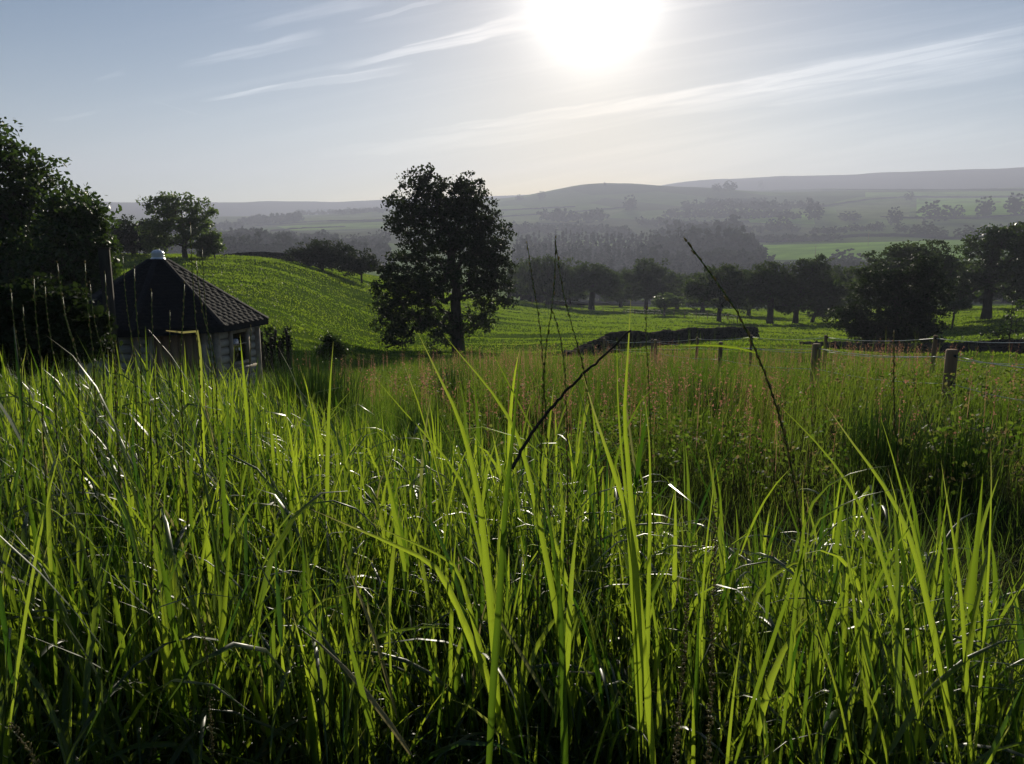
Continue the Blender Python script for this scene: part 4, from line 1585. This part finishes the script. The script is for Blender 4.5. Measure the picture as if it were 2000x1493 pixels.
TALL_H = [0.74, 0.74, 0.76, 0.74, 0.66, 0.56, 0.58, 0.64, 0.66, 0.62, 0.56, 0.52, 0.56, 0.68, 0.68, 0.58, 0.52, 0.52]   # height of the leaf canopy


def grass_stand(n0, d0, d1, px0, px1, power, g, leaves, segs, fold, wscale, seed):
    """upright culms, each carrying leaves up its length"""
    r_, az, d = scatter(n0, d0, d1, px0, px1, g, power)
    px = az_px(az)
    lim = np.interp(px, TALL_PX, TALL_D)
    clump = vnoise(r_[:, 0] / 0.30, r_[:, 1] / 0.30, seed) + 0.5
    keep = (d < lim * g.uniform(0.8, 1.05, n0)) & (g.random(n0) < 0.35 + 0.9 * clump)
    r_, d, px = r_[keep], d[keep], px[keep]
    n = len(d)
    hmax = np.clip(EYE - (np.interp(px, TALL_PX, TALL_Y) - 480) / F * d - r_[:, 2], 0.35, 1.05)
    hmax = np.minimum(hmax, np.interp(px, TALL_PX, TALL_H) * np.where(g.random(n) < 0.09, 1.3, 1.0))
    h = hmax * (g.beta(3.0, 1.4, n) * 0.7 + 0.28)
    sd = np.where(g.random(n) < 0.6, g.normal(size=n) * 0.9 + 1.7, g.uniform(0, 6.283, n))
    th0 = np.abs(g.normal(size=n)) * 0.09
    bd = g.uniform(0, 0.28, n)
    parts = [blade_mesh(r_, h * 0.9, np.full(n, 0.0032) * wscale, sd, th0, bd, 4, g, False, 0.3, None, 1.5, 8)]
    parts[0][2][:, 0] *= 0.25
    parts[0][2][:, 1] *= 0.12
    for k in range(leaves):
        u = np.clip((k + g.uniform(0.1, 1.1, n)) / leaves, 0.08, 0.97)
        th = th0 + bd * u ** 1.5 * 0.6
        rr = r_ + np.c_[np.sin(th) * u * h * 0.9 * np.sin(sd), np.sin(th) * u * h * 0.9 * np.cos(sd), np.cos(th) * u * h * 0.9]
        ln = g.uniform(0.10, 0.30, n) * np.clip(h / 0.7, 0.6, 1.1)
        top = u > 0.75
        droop = np.where(g.random(n) < np.where(top, 0.22, 0.5), g.uniform(0.9, 2.6, n), g.uniform(0.0, 0.6, n))
        t0 = np.where(top, np.abs(g.normal(size=n)) * 0.22, g.uniform(0.15, 0.95, n))
        wd = g.uniform(0.0035, 0.0105, n) * wscale
        dr = np.where(g.random(n) < np.where(u < 0.35, 0.16, 0.02), g.uniform(0.6, 1.0, n), 0)
        b = blade_mesh(rr, ln, wd, sd + g.normal(size=n) * 1.1 + 3.1416 * (k % 2), t0, droop, segs, g, fold, 0.9, dr, 1.5, 2.0)
        b[2][:, 1] = 0.3 + 0.7 * b[2][:, 1]
        parts.append(b)
    return parts


def tall_grass():
    g = np.random.default_rng(101)
    parts = grass_stand(5200, 0.9, 1.7, -420, 2420, 1.6, g, 6, 5, True, 1.0, 31)
    parts += grass_stand(10000, 1.65, 3.6, -420, 2420, 1.6, g, 6, 3, False, 1.05, 31)
    # bare dark culms
    r_, az, d = scatter(4200, 0.95, 6.0, -420, 2420, g, 1.4)
    px = az_px(az)
    k_ = d < np.interp(px, TALL_PX, TALL_D)
    r_, px = r_[k_], px[k_]
    n = len(r_)
    b = blade_mesh(r_, np.interp(px, TALL_PX, TALL_H) * g.uniform(0.7, 1.22, n), g.uniform(0.0022, 0.004, n), g.normal(size=n) + 1.7, np.abs(g.normal(size=n)) * 0.12, g.uniform(0, 0.35, n), 5, g, False, 0.2, None, 1.5, 9)
    b[2][:, 0] *= 0.3
    b[2][:, 1] *= 0.15
    parts.append(b)
    # long leaves arching right over, their shining backs up
    r_, az, d = scatter(1500, 0.95, 2.6, -420, 2420, g, 1.5)
    px = az_px(az)
    k_ = d < np.interp(px, TALL_PX, TALL_D)
    r_, px = r_[k_], px[k_]
    n = len(r_)
    r_[:, 2] += np.interp(px, TALL_PX, TALL_H) * g.uniform(0.3, 0.75, n)
    b = blade_mesh(r_, g.uniform(0.2, 0.38, n), g.uniform(0.006, 0.011, n), g.uniform(0, 6.283, n), g.uniform(0.15, 0.6, n), g.uniform(1.5, 2.9, n), 9, g, True, 0.6, None, 1.3, 2.4)
    b[2][:, 0] *= 0.5
    b[2][:, 1] = 1
    parts.append(b)
    # undergrowth of thin blades
    r_, az, d = scatter(34000, 0.8, 3.8, -420, 2420, g, 1.6)
    px = az_px(az)
    keep = d < np.interp(px, TALL_PX, TALL_D)
    r_ = r_[keep]
    n = len(r_)
    h = g.uniform(0.2, 0.62, n) * np.interp(px[keep], TALL_PX, TALL_H) / 0.68
    parts.append(blade_mesh(r_, h, g.uniform(0.0025, 0.0065, n), g.uniform(0, 6.283, n), np.abs(g.normal(size=n)) * 0.32, g.uniform(0, 2.0, n), 4, g, False, 0.8,
                            np.where(g.random(n) < 0.14, 0.9, 0)))
    v, q, t = join(parts)
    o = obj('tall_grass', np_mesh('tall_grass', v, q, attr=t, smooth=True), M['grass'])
    tag(o, 'tall bright green reed grass filling the foreground', 'grass', kind='stuff')
    # the belt of tall grass running back on the left
    parts = grass_stand(20000, 2.9, 10.5, -420, 1250, 1.6, g, 4, 3, False, 1.25, 33)
    v, q, t = join(parts)
    o = obj('tall_grass_belt', np_mesh('tall_grass_belt', v, q, attr=t, smooth=True), M['grass'])
    tag(o, 'belt of tall bright grass running back towards the hut', 'grass', kind='stuff')


tall_grass()


def meadow():
    g = np.random.default_rng(102)
    r_, az, d = scatter(135000, 1.7, 30, -420, 2420, g, 1.25)
    px = az_px(az)
    keep = d > np.interp(px, TALL_PX, TALL_D) * 0.75
    # a thin, trodden strip and a hollow on the right
    hol = np.exp(-(((px - 1420) / 260) ** 2 + ((d - 4.4) / 0.9) ** 2))
    keep &= g.random(len(d)) > 0.35 * hol
    r_, d, px = r_[keep], d[keep], px[keep]
    n = len(d)
    pat = vnoise(r_[:, 0] / 1.6, r_[:, 1] / 1.6, 41) + 0.5 + 0.5 * vnoise(r_[:, 0] / 0.6, r_[:, 1] / 0.6, 42)
    lowz = np.interp(d, [2, 4, 5.5, 7, 8.5, 11, 14, 20, 30], [0.22, 0.2, 0.28, 0.58, 0.9, 0.8, 0.55, 0.45, 0.4])
    lowz = np.where(px < 900, np.minimum(np.maximum(lowz, 0.36), 0.5), lowz)
    h = lowz * g.uniform(0.45, 1.15, n) * (0.35 + 1.15 * np.clip(pat, 0, 1))
    wd = g.uniform(0.003, 0.007, n) * np.clip(d / 6, 0.8, 2.6)
    bend = g.uniform(0, 1.3, n)
    dry = np.where(g.random(n) < np.interp(px, [800, 1000, 1500, 1800], [0.02, 0.05, 0.06, 0.03]), g.uniform(0.6, 1, n), 0)
    v, q, t = blade_mesh(r_, h, wd, g.uniform(0, 6.283, n), np.abs(g.normal(size=n)) * 0.2, bend, 2, g, False, 0.6, dry)
    tn = np.clip(0.5 + 1.3 * vnoise(r_[:, 0] / 0.9, r_[:, 1] / 0.9, 46) + 0.9 * vnoise(r_[:, 0] / 3, r_[:, 1] / 3, 47), 0, 1)
    t[:, 0] = 0.45 * t[:, 0] + 0.55 * np.repeat(tn, 6)
    o = obj('meadow_grass', np_mesh('meadow_grass', v, q, attr=t, smooth=True), M['meadow'])
    tag(o, 'rough flowering meadow grass between the tall grass and the fences', 'grass', kind='stuff')
    # leafy herbs
    r_, az, d = scatter(2600, 5.5, 20, 700, 2420, g, 1.3)
    pat = vnoise(r_[:, 0] / 1.1, r_[:, 1] / 1.1, 44)
    r_ = r_[pat > 0.05]
    cs = []
    for k in range(5):
        c = r_.copy()
        c[:, 2] += g.uniform(0.1, 0.55, len(r_))
        c[:, :2] += g.normal(size=(len(r_), 2)) * 0.05
        cs.append(c)
    v, q, t = leaf_cloud(np.vstack(cs), 6, 0.06, 0.032, g, 0.8)
    o = obj('meadow_herbs', np_mesh('meadow_herbs', v, q, attr=t), M['meadow'])
    tag(o, 'leafy green herbs growing through the meadow grass', 'plants', kind='stuff')


meadow()


def sorrel():
    g = np.random.default_rng(103)
    r_, az, d = scatter(3000, 6.0, 27, 560, 2150, g, 1.55)
    px = az_px(az)
    pat = vnoise(r_[:, 0] / 1.5, r_[:, 1] / 1.5, 51) + 0.45 * vnoise(r_[:, 0] / 0.5, r_[:, 1] / 0.5, 52)
    wt = np.interp(px, [560, 700, 950, 1100, 1500, 1800, 2150], [0.15, 0.4, 0.9, 1, 0.95, 0.45, 0.15])
    keep = (pat + 0.22 * wt > 0.12) & (g.random(len(d)) < wt)
    r_ = r_[keep]
    n = len(r_)
    h = g.uniform(0.55, 0.92, n)
    d = np.hypot(r_[:, 0], r_[:, 1])
    lean = g.normal(size=(n, 2)) * 0.06
    parts = [blade_mesh(r_, h, np.full(n, 0.004) * np.clip(d / 7, 0.8, 2.5), g.uniform(0, 6.28, n), np.abs(lean[:, 0]), np.abs(lean[:, 1]), 3, g)]
    cs = []
    for k in range(9):
        f = 0.62 + 0.42 * k / 9
        c = r_ + np.c_[g.normal(size=(n, 2)) * 0.018 * (1.5 - f), h * f]
        cs.append(c)
    cs = np.vstack(cs)
    parts.append(leaf_cloud(cs, 3, 0.022, 0.018, g, 1.2))
    v, q, t = join(parts)
    o = obj('sorrel_flowers', np_mesh('sorrel_flowers', v, q, attr=t), M['sorrel'])
    tag(o, 'rust pink sorrel flower spikes spread through the meadow', 'flowers', kind='stuff')


sorrel()


def pasture():
    g = np.random.default_rng(104)
    r_, az, d = scatter(520000, 22, 230, -420, 2420, g, 1.1)
    pat = vnoise(r_[:, 0] / 2.8, r_[:, 1] / 1.1, 61) + 0.5 * vnoise(r_[:, 0] / 1.0, r_[:, 1] / 0.5, 62)
    keep = g.random(len(d)) < np.clip(0.7 + 1.0 * pat, 0.12, 1)
    r_, d, pat = r_[keep], d[keep], pat[keep]
    n = len(d)
    h = (0.08 + 0.09 * np.clip(pat + 0.3, 0, 1)) * g.uniform(0.6, 1.2, n) * np.clip(d / 70, 0.7, 1.8)
    wd = g.uniform(0.05, 0.12, n) * np.clip(d / 45, 0.55, 3.0)
    a = g.uniform(0, 6.283, n)
    ux = np.c_[np.cos(a), np.sin(a), np.zeros(n)] * (wd / 2)[:, None]
    tip = r_ + np.c_[g.normal(size=(n, 2)) * 0.05, h]
    base = r_ - [0, 0, 0.03]
    v = np.stack([base - ux, base + ux, tip], 1).reshape(-1, 3)
    t = np.ones((n * 3, 3), np.float32)
    tn = np.clip(0.5 + 1.2 * vnoise(r_[:, 0] / 6, r_[:, 1] / 3, 63), 0, 1)
    t[:, 0] = np.repeat(0.5 * g.random(n) + 0.5 * tn, 3)
    t[:, 2] = 0
    o = obj('pasture_grass', np_mesh('pasture_grass', v, None, np.arange(n * 3).reshape(-1, 3), attr=t), M['pasture'])
    tag(o, 'short bright green grass of the grazing pasture', 'grass', kind='stuff')


pasture()


def rush(px, top, d, wp, n, label, seed, group='clumps of dark rushes in the meadow'):
    g = np.random.default_rng(seed)
    b = at_row(px, top + 60, d)
    root = empty('rush_clump', b, label, 'rushes', group)
    k = d / F
    r0 = g.normal(size=(n, 2)) * wp * k * 0.25
    x, y = b[0] + r0[:, 0], b[1] + r0[:, 1]
    r3 = np.c_[r0, ground(x, y) - b[2]]
    H = max(0.4, EYE + ray(px, top)[2] * d - b[2])
    h = H * g.uniform(0.6, 1.08, n)
    dirn = np.arctan2(r0[:, 0], r0[:, 1]) + g.normal(size=n) * 0.5
    v, q, t = blade_mesh(r3, h, np.full(n, 0.0045) * max(1, d / 6), dirn, np.abs(g.normal(size=n)) * 0.13, g.uniform(0, 0.3, n), 4, g, False, 0.3, None, 1.5, 6)
    obj('stems', np_mesh('stems', v, q, attr=t, smooth=True), M['rush'], root)


rush(600, 685, 5.8, 115, 800, 'large dark spiky rush clump in front of the meadow right of the hut', 201)
rush(668, 712, 8.0, 80, 260, 'dark rush clump just right of the large spiky one', 202)
rush(820, 770, 6.0, 90, 260, 'dark rush tuft left of the tall central blades', 203)
rush(890, 700, 11, 80, 200, 'dark low rush tuft below the sycamore trunk', 204)
rush(1055, 715, 11, 70, 140, 'small dark rush tuft among the pink sorrel', 205)
rush(1385, 730, 9, 90, 240, 'dark rush tuft in the middle of the meadow', 206)
rush(1720, 780, 6.4, 150, 420, 'dark rush clump on the shaded bank at right', 207)
rush(1880, 800, 6.0, 130, 340, 'dark rush clump on the shaded bank near the right edge', 208)


# ------------------------------------------------------------------ single grasses one can pick out against the view
def poly(pts, n):
    p = np.asarray(pts, float)
    s = np.r_[0, np.cumsum(np.linalg.norm(np.diff(p, axis=0), axis=1))]
    si = np.linspace(0, s[-1], n)
    return np.c_[[pchip(s, p[:, k], si) for k in range(3)]].T


def strip(pts, wd, face, seed=0, prof=None, fold=0.4, dry=0.0, rnd=0.6):
    """leaf along a 3-D line, base first; face = direction its broad side looks at; light V fold along the midrib"""
    p = np.asarray(pts)
    n = len(p)
    t = np.linspace(0, 1, n)
    tg = np.gradient(p, axis=0)
    tg /= np.linalg.norm(tg, axis=1)[:, None]
    ax = np.cross(tg, np.asarray(face, float))
    ax /= np.linalg.norm(ax, axis=1)[:, None] + 1e-9
    nn = np.cross(ax, tg)
    pr = np.clip(0.5 + t * 1.6, 0, 1) * np.clip(1 - t ** 2.4, 0, 1) + 0.02 if prof is None else prof(t)
    w_ = (wd * 0.5 * pr)[:, None]
    rows = np.stack([p - ax * w_, p - ax * w_ * 0.5 + nn * w_ * fold * 0.6, p + nn * w_ * fold, p + ax * w_ * 0.5 + nn * w_ * fold * 0.6, p + ax * w_], 1)
    k = 5
    v = rows.reshape(-1, 3)
    i = np.arange(n - 1)[:, None, None] * k
    j = np.arange(k - 1)[None, :, None]
    q = (i + j + np.array([0, 1, k + 1, k])[None, None]).reshape(-1, 4)
    tint = np.zeros((n, k, 3), np.float32)
    tint[..., 0] = rnd
    tint[..., 1] = 0.4 + 0.6 * t[:, None]
    tint[..., 2] = dry
    return v, q, tint.reshape(-1, 3)


def stem_mesh(pts, r0, r1, n=6, rnd=0.4, dry=0.0, along=1.0):
    mb = MB()
    p = np.asarray(pts)
    mb.tube(p, np.linspace(r0, r1, len(p)), n)
    v = np.vstack(mb.v)
    t = np.zeros((len(v), 3), np.float32)
    t[:, 0] = rnd
    t[:, 1] = along
    t[:, 2] = dry
    return np_mesh('stem', v, np.vstack(mb.q), np.vstack(mb.t), t, True)


def seed_head(pts, size, count, g, spread=0.6, fat=0.22):
    """slender pointed spikelets set alternately along a line"""
    p = np.asarray(pts)
    n = count
    f = np.linspace(0, 1, n)
    s = np.linspace(0, 1, len(p))
    c = np.c_[[np.interp(f, s, p[:, k]) for k in range(3)]].T
    tg = np.gradient(c, axis=0)
    tg /= np.linalg.norm(tg, axis=1)[:, None]
    th = np.arange(n) * 2.4 + g.normal(size=n) * 0.5
    side = np.cross(tg, np.array([0, 1.0, 0.1]))
    side /= np.linalg.norm(side, axis=1)[:, None] + 1e-9
    o2 = np.cross(tg, side)
    od = side * np.cos(th)[:, None] + o2 * np.sin(th)[:, None]
    ax = tg + od * spread
    ax /= np.linalg.norm(ax, axis=1)[:, None]
    sz = size * g.uniform(0.7, 1.2, n) * (1 - 0.35 * f)
    w1 = np.cross(ax, od)
    w1 /= np.linalg.norm(w1, axis=1)[:, None] + 1e-9
    w2 = np.cross(ax, w1)
    a = c
    m_ = c + ax * (sz * 0.45)[:, None]
    b = c + ax * sz[:, None]
    fw = (sz * fat)[:, None]
    v = np.stack([a, m_ + w1 * fw, m_ + w2 * fw, m_ - w1 * fw, m_ - w2 * fw, b], 1).reshape(-1, 3)
    tri = np.array([[0, 2, 1], [0, 3, 2], [0, 4, 3], [0, 1, 4], [5, 1, 2], [5, 2, 3], [5, 3, 4], [5, 4, 1]])
    t3 = (np.arange(n)[:, None, None] * 6 + tri[None]).reshape(-1, 3)
    tint = np.zeros((n * 6, 3), np.float32)
    tint[:, 0] = np.repeat(g.random(n), 6)
    tint[:, 1] = 1
    return np_mesh('seed_head', v, None, t3, tint)


def hero(name, label, cat, pix, d, width, kind, group, seed, dry=0.0, d_end=None, head=0.0, rnd=0.6, face=None, to_ground=True, leaves=()):
    """one grass plant. pix = tip ... root, in photo pixels at distance d (d_end at the root)"""
    g = np.random.default_rng(seed)
    n = len(pix)
    dd = np.linspace(d, d if d_end is None else d_end, n)
    pts = [P(x, y, q_) for (x, y), q_ in zip(pix, dd)][::-1]
    if to_ground:
        p0, p1 = pts[0], pts[1]
        dr = p0 - p1
        gz = float(ground(p0[0], p0[1]))
        if p0[2] > gz + 0.02:
            k = (p0[2] - gz)
            sx = dr[:2] / max(abs(dr[2]), 0.02)
            sx = np.clip(sx, -0.5, 0.5)
            foot = np.array([p0[0] + sx[0] * k * 0.6, p0[1] + sx[1] * k * 0.6, 0])
            foot[2] = float(ground(foot[0], foot[1])) - 0.02
            pts = [foot] + pts
    base = pts[0].copy()
    pts = np.array(pts) - base
    root = empty(name, base, label, cat, group)
    fc = np.array([0.15, -1.0, 0.15]) if face is None else np.array(face, float)
    if kind == 'leaf':
        width *= 0.64
    fine = poly(pts, 36)
    if kind == 'leaf':        # a stem below, the broad blade above
        cut = 17 if to_ground else 0
        if to_ground:
            obj('stem', stem_mesh(fine[:cut + 2], width * 0.2, width * 0.15, 6, 0.0, dry, 0.08), M['grass'], root)
        v, q, t = strip(fine[cut:], width, fc, seed, None, 0.4, dry, rnd)
        obj('leaf_blade', np_mesh('leaf_blade', v, q, attr=t, smooth=True), M['grass'], root)
    elif kind == 'strap':
        v, q, t = strip(fine, width, fc, seed, lambda t: np.clip(t * 12 + .5, 0, 1) * np.clip((1.02 - t) * 14, 0, 1), 0.25, dry, rnd)
        obj('leaf_blade', np_mesh('leaf_blade', v, q, attr=t, smooth=True), M['grass'], root)
    elif kind == 'stalk':
        k = int(36 * (1 - head))
        obj('stem', stem_mesh(fine, width * 0.5, width * 0.22, 6, 0.3, dry), M['grass'] if not dry else M['seed'], root)
        if head:
            obj('seed_head', seed_head(fine[k:], width * 4.2, int(14 + 80 * head), g, 0.22, 0.17), M['seed'], root)
    elif kind == 'timothy':
        k = int(36 * (1 - head))
        obj('stem', stem_mesh(fine[:k + 1], width * 0.25, width * 0.2, 6, 0.3, dry), M['grass'], root)
        hd = poly(fine[k:], 60)
        hd2 = np.repeat(hd, 6, axis=0) + g.normal(size=(360, 3)) * width * 0.10
        obj('seed_head', seed_head(hd2, width * 0.6, 360, g, 1.0, 0.25), M['seed'], root)
    elif kind == 'dry_twist':
        tws = fine + np.c_[np.sin(np.arange(36) * 1.3), np.zeros(36), np.cos(np.arange(36) * 1.3)] * width * 0.12 + g.normal(size=(36, 3)) * width * 0.1
        obj('stem', stem_mesh(tws, width * 0.42, width * 0.22, 7, 0.2, 1.0), M['bark'], root)
    for (lp, lw) in leaves:
        lpts = np.array([P(x, y, d) for x, y in lp]) - base
        v, q, t = strip(poly(lpts, 16), lw, fc, seed, None, 0.35, dry, rnd)
        obj('leaf_blade', np_mesh('leaf_blade', v, q, attr=t, smooth=True), M['grass'], root)
    return root


GB, GS = 'broad grass blades rising against the view', 'seeding grass stalks rising against the view'
hero('grass_stalk', 'tall dark seed stalk leaning left with its tip against the hazy valley', 'grass', [(1343, 474), (1395, 545), (1440, 610), (1478, 690), (1515, 790), (1545, 910), (1565, 1050)], 0.95, 0.0036, 'stalk', GS, 301, head=0.36,
     leaves=[([(1478, 690), (1440, 680), (1390, 675), (1322, 676)], 0.0028)])
hero('dry_reed', 'dark twisted dry stem crossing diagonally behind the central blades', 'grass', [(1232, 645), (1180, 695), (1125, 745), (1070, 805), (1030, 860), (1000, 915)], 0.85, 0.0052, 'dry_twist', None, 302, to_ground=False)
hero('reed_plant', 'widest dark green upright blade left of the dry twisted stem', 'grass', [(1023, 655), (1012, 740), (1003, 840), (990, 960), (975, 1180), (962, 1360)], 0.72, 0.017, 'leaf', GB, 303, rnd=0.15, face=(0.9, -1, 0.1))
hero('reed_plant', 'bright pointed blade standing tallest right of the dry twisted stem', 'grass', [(1232, 585), (1226, 700), (1220, 800), (1228, 920), (1240, 1100)], 0.85, 0.013, 'leaf', GB, 304, rnd=0.7)
hero('reed_plant', 'narrow blade standing just left of the tallest bright blade', 'grass', [(1205, 660), (1206, 760), (1212, 860), (1225, 1000)], 0.85, 0.008, 'leaf', GB, 305, rnd=0.6)
hero('reed_plant', 'long bright blade leaning left whose tip crosses the sycamore foot', 'grass', [(815, 648), (855, 730), (893, 810), (920, 900), (940, 1010), (955, 1150)], 0.85, 0.014, 'leaf', GB, 306, rnd=0.7)
hero('reed_plant', 'slim bright blade right of the one crossing the sycamore foot', 'grass', [(868, 655), (905, 700), (960, 765), (1010, 850), (1040, 960)], 0.9, 0.012, 'leaf', GB, 307, rnd=0.65)
hero('reed_plant', 'long thin blade slanting down right from the meadow edge, left of centre', 'grass', [(730, 735), (790, 805), (850, 870), (905, 950), (935, 1060)], 0.95, 0.009, 'leaf', GB, 308, rnd=0.6)
hero('reed_plant', 'wide bright blade standing beside the dry stem, tip above the sorrel', 'grass', [(1138, 730), (1165, 820), (1195, 910), (1225, 1010), (1245, 1150)], 0.8, 0.015, 'leaf', GB, 309, rnd=0.8)
hero('reed_plant', 'bright blade below the sorrel, right of the wide one', 'grass', [(1258, 770), (1268, 860), (1270, 960), (1268, 1100)], 0.9, 0.010, 'leaf', GB, 310, rnd=0.7)
hero('reed_plant', 'narrow upright blade alone over the dark meadow hollow', 'grass', [(1395, 895), (1392, 960), (1380, 1060), (1370, 1200)], 1.0, 0.007, 'leaf', GB, 311, rnd=0.7)
hero('reed_plant', 'broad bright blade leaning left in the right-hand tuft', 'grass', [(1612, 790), (1665, 865), (1720, 940), (1765, 1020), (1800, 1130)], 0.95, 0.014, 'leaf', GB, 312, rnd=0.75)
hero('reed_plant', 'long blade leaning left in front of the right-hand tuft', 'grass', [(1520, 790), (1590, 860), (1650, 935), (1700, 1030), (1740, 1150)], 0.9, 0.010, 'leaf', GB, 313, rnd=0.6)
hero('reed_plant', 'pointed blade on the right of the right-hand tuft, tip over the shaded bank', 'grass', [(1838, 900), (1850, 980), (1865, 1070), (1880, 1200)], 0.95, 0.011, 'leaf', GB, 314, rnd=0.7)
hero('reed_plant', 'single bright upright blade near the right edge', 'grass', [(1935, 865), (1936, 960), (1932, 1080), (1925, 1200)], 1.0, 0.008, 'leaf', GB, 315, rnd=0.8)
hero('reed_plant', 'blade leaning left of the right-hand tuft with its tip highest', 'grass', [(1718, 810), (1740, 880), (1762, 960), (1790, 1060)], 1.0, 0.010, 'leaf', GB, 316, rnd=0.6)
hero('reed_plant', 'arching blade bent over to the right with a shining back, right half', 'grass', [(1765, 908), (1700, 915), (1640, 935), (1595, 970), (1570, 1030), (1560, 1120)], 0.9, 0.010, 'leaf', GB, 317, rnd=0.4, face=(0.2, -0.5, 1))
hero('reed_plant', 'lower arching blade bent over to the right under the shining one', 'grass', [(1790, 955), (1720, 960), (1650, 985), (1600, 1015), (1570, 1080)], 0.9, 0.009, 'leaf', GB, 318, rnd=0.4, face=(0.2, -0.5, 1))
hero('fallen_reed', 'yellow-green leaf bent over flat across the grass left of centre', 'grass', [(608, 995), (680, 1026), (760, 1060), (850, 1108), (890, 1180)], 0.85, 0.015, 'leaf', None, 319, rnd=0.95, face=(0.1, -0.8, 0.6))
hero('fallen_reed', 'slimmer bent leaf lying just above the yellow-green one', 'grass', [(712, 1012), (760, 1040), (820, 1066), (890, 1108), (915, 1180)], 0.9, 0.011, 'leaf', None, 320, rnd=0.7, face=(0.1, -0.8, 0.6))
hero('fallen_reed', 'bright leaf bent flat in front of the hut door', 'grass', [(324, 646), (352, 650), (384, 646), (388, 668), (391, 690), (393, 760)], 1.6, 0.006, 'strap', None, 321, rnd=1.0)
hero('reed_plant', 'broad dark blade with a folded top left of the tallest central blades', 'grass', [(1052, 905), (1062, 960), (1078, 1050), (1095, 1200), (1100, 1350)], 0.75, 0.018, 'leaf', GB, 322, rnd=0.1, face=(0.8, -1, 0))
hero('timothy_stalk', 'dark cylindrical timothy head standing upright at the lower right centre', 'grass', [(1398, 982), (1396, 1060), (1393, 1180), (1390, 1300)], 0.8, 0.0095, 'timothy', GS, 323, head=0.4)
hero('timothy_stalk', 'shorter timothy head just left of the tall one', 'grass', [(1352, 1062), (1346, 1140), (1338, 1250), (1330, 1350)], 0.8, 0.0090, 'timothy', GS, 324, head=0.36)
hero('timothy_stalk', 'brown furry flower head at the lower left corner', 'grass', [(22, 1415), (45, 1450), (70, 1490), (90, 1540)], 0.75, 0.010, 'timothy', GS, 325, head=0.5)
hero('timothy_stalk', 'thin reddish timothy head rising in the lower left', 'grass', [(396, 1205), (402, 1270), (410, 1380), (415, 1480)], 0.8, 0.006, 'timothy', GS, 326, head=0.3)
for i, (lab, pix, hd, dd) in enumerate([
        ('thin seed stalk just right of the sycamore crown', [(1030, 478), (1042, 560), (1055, 640), (1062, 740), (1070, 900)], 0.5, 1.1),
        ('pair-forming thicker seed stalk with wispy tip over the conifer wood', [(1085, 468), (1084, 530), (1078, 600), (1065, 690), (1060, 800), (1055, 950)], 0.5, 1.0),
        ('seed stalk curving right from the wispy-tipped one', [(1086, 480), (1100, 570), (1118, 640), (1140, 720), (1160, 860), (1170, 1000)], 0.5, 1.0),
        ('short nodding seed stalk between the paired stalks', [(1082, 615), (1092, 650), (1100, 690), (1105, 760), (1108, 900)], 0.4, 1.05),
        ('thin seed stalk in front of the tumbled wall', [(1262, 605), (1262, 660), (1266, 720), (1270, 820), (1275, 960)], 0.45, 1.3),
        ('slim upright dark stalk with buds in front of the bushy tree', [(1746, 655), (1746, 760), (1748, 860), (1752, 980)], 0.15, 1.2),
        ('faint seed stalk over the shaded bank at right', [(1795, 775), (1815, 830), (1830, 900), (1840, 1000)], 0.5, 1.2),
        ('slender stalk standing straight in front of the left grass, tip dark', [(293, 795), (296, 900), (297, 1020), (295, 1180), (292, 1350)], 0.6, 0.9)]):
    hero('grass_stalk', lab, 'grass', pix, dd, 0.0026, 'stalk', GS, 330 + i, head=hd)
LEFTS = [(22, 572, 40, 700), (45, 600, 55, 700), (66, 545, 78, 690), (88, 560, 104, 690), (112, 515, 150, 690), (122, 580, 150, 690), (166, 515, 182, 690), (176, 555, 200, 690),
         (205, 535, 222, 690), (212, 608, 225, 700), (240, 500, 262, 690), (262, 525, 274, 690), (296, 570, 300, 700), (332, 610, 330, 710), (360, 555, 352, 700), (372, 440, 388, 690), (395, 488, 412, 700), (383, 510, 420, 700), (490, 640, 486, 760)]
words = ['first', 'second', 'third', 'fourth', 'fifth', 'sixth', 'seventh', 'eighth', 'ninth', 'tenth', 'eleventh', 'twelfth', 'thirteenth', 'fourteenth', 'fifteenth', 'sixteenth', 'seventeenth', 'eighteenth', 'nineteenth']
for i, (x0, y0, x1, y1) in enumerate(LEFTS):
    d_ = 1.5 + 0.25 * math.sin(i * 2.1)
    hero('grass_stalk', 'slender seed stalk against the dark hut and tree, %s from the left edge' % words[i], 'grass',
         [(x0, y0), (x0 + (x1 - x0) * 0.15, y0 + (y1 - y0) * 0.3), (x0 + (x1 - x0) * 0.5, y0 + (y1 - y0) * 0.65), (x1, y1), (x1 + 4, y1 + 110)], d_, 0.0026, 'stalk', 'seed stalks before the hut', 350 + i, head=0.5)

# ------------------------------------------------------------------ haze
mb = MB()
mb.box((0, 0, (430 - 180) / 2), (8800, 8800, 610))
hz = mb.build('haze', None)
hm, hn, ho = mat_new('haze_air')
pv_ = hn.new('ShaderNodeVolumePrincipled')
pv_.inputs['Color'].default_value = (0.68, 0.73, 0.93, 1)
pv_.inputs['Density'].default_value = 0.00033
pv_.inputs['Anisotropy'].default_value = 0.28
hn.link(pv_.outputs[0], ho.inputs['Volume'])
hz.data.materials.append(hm)
tag(hz, kind='stuff')
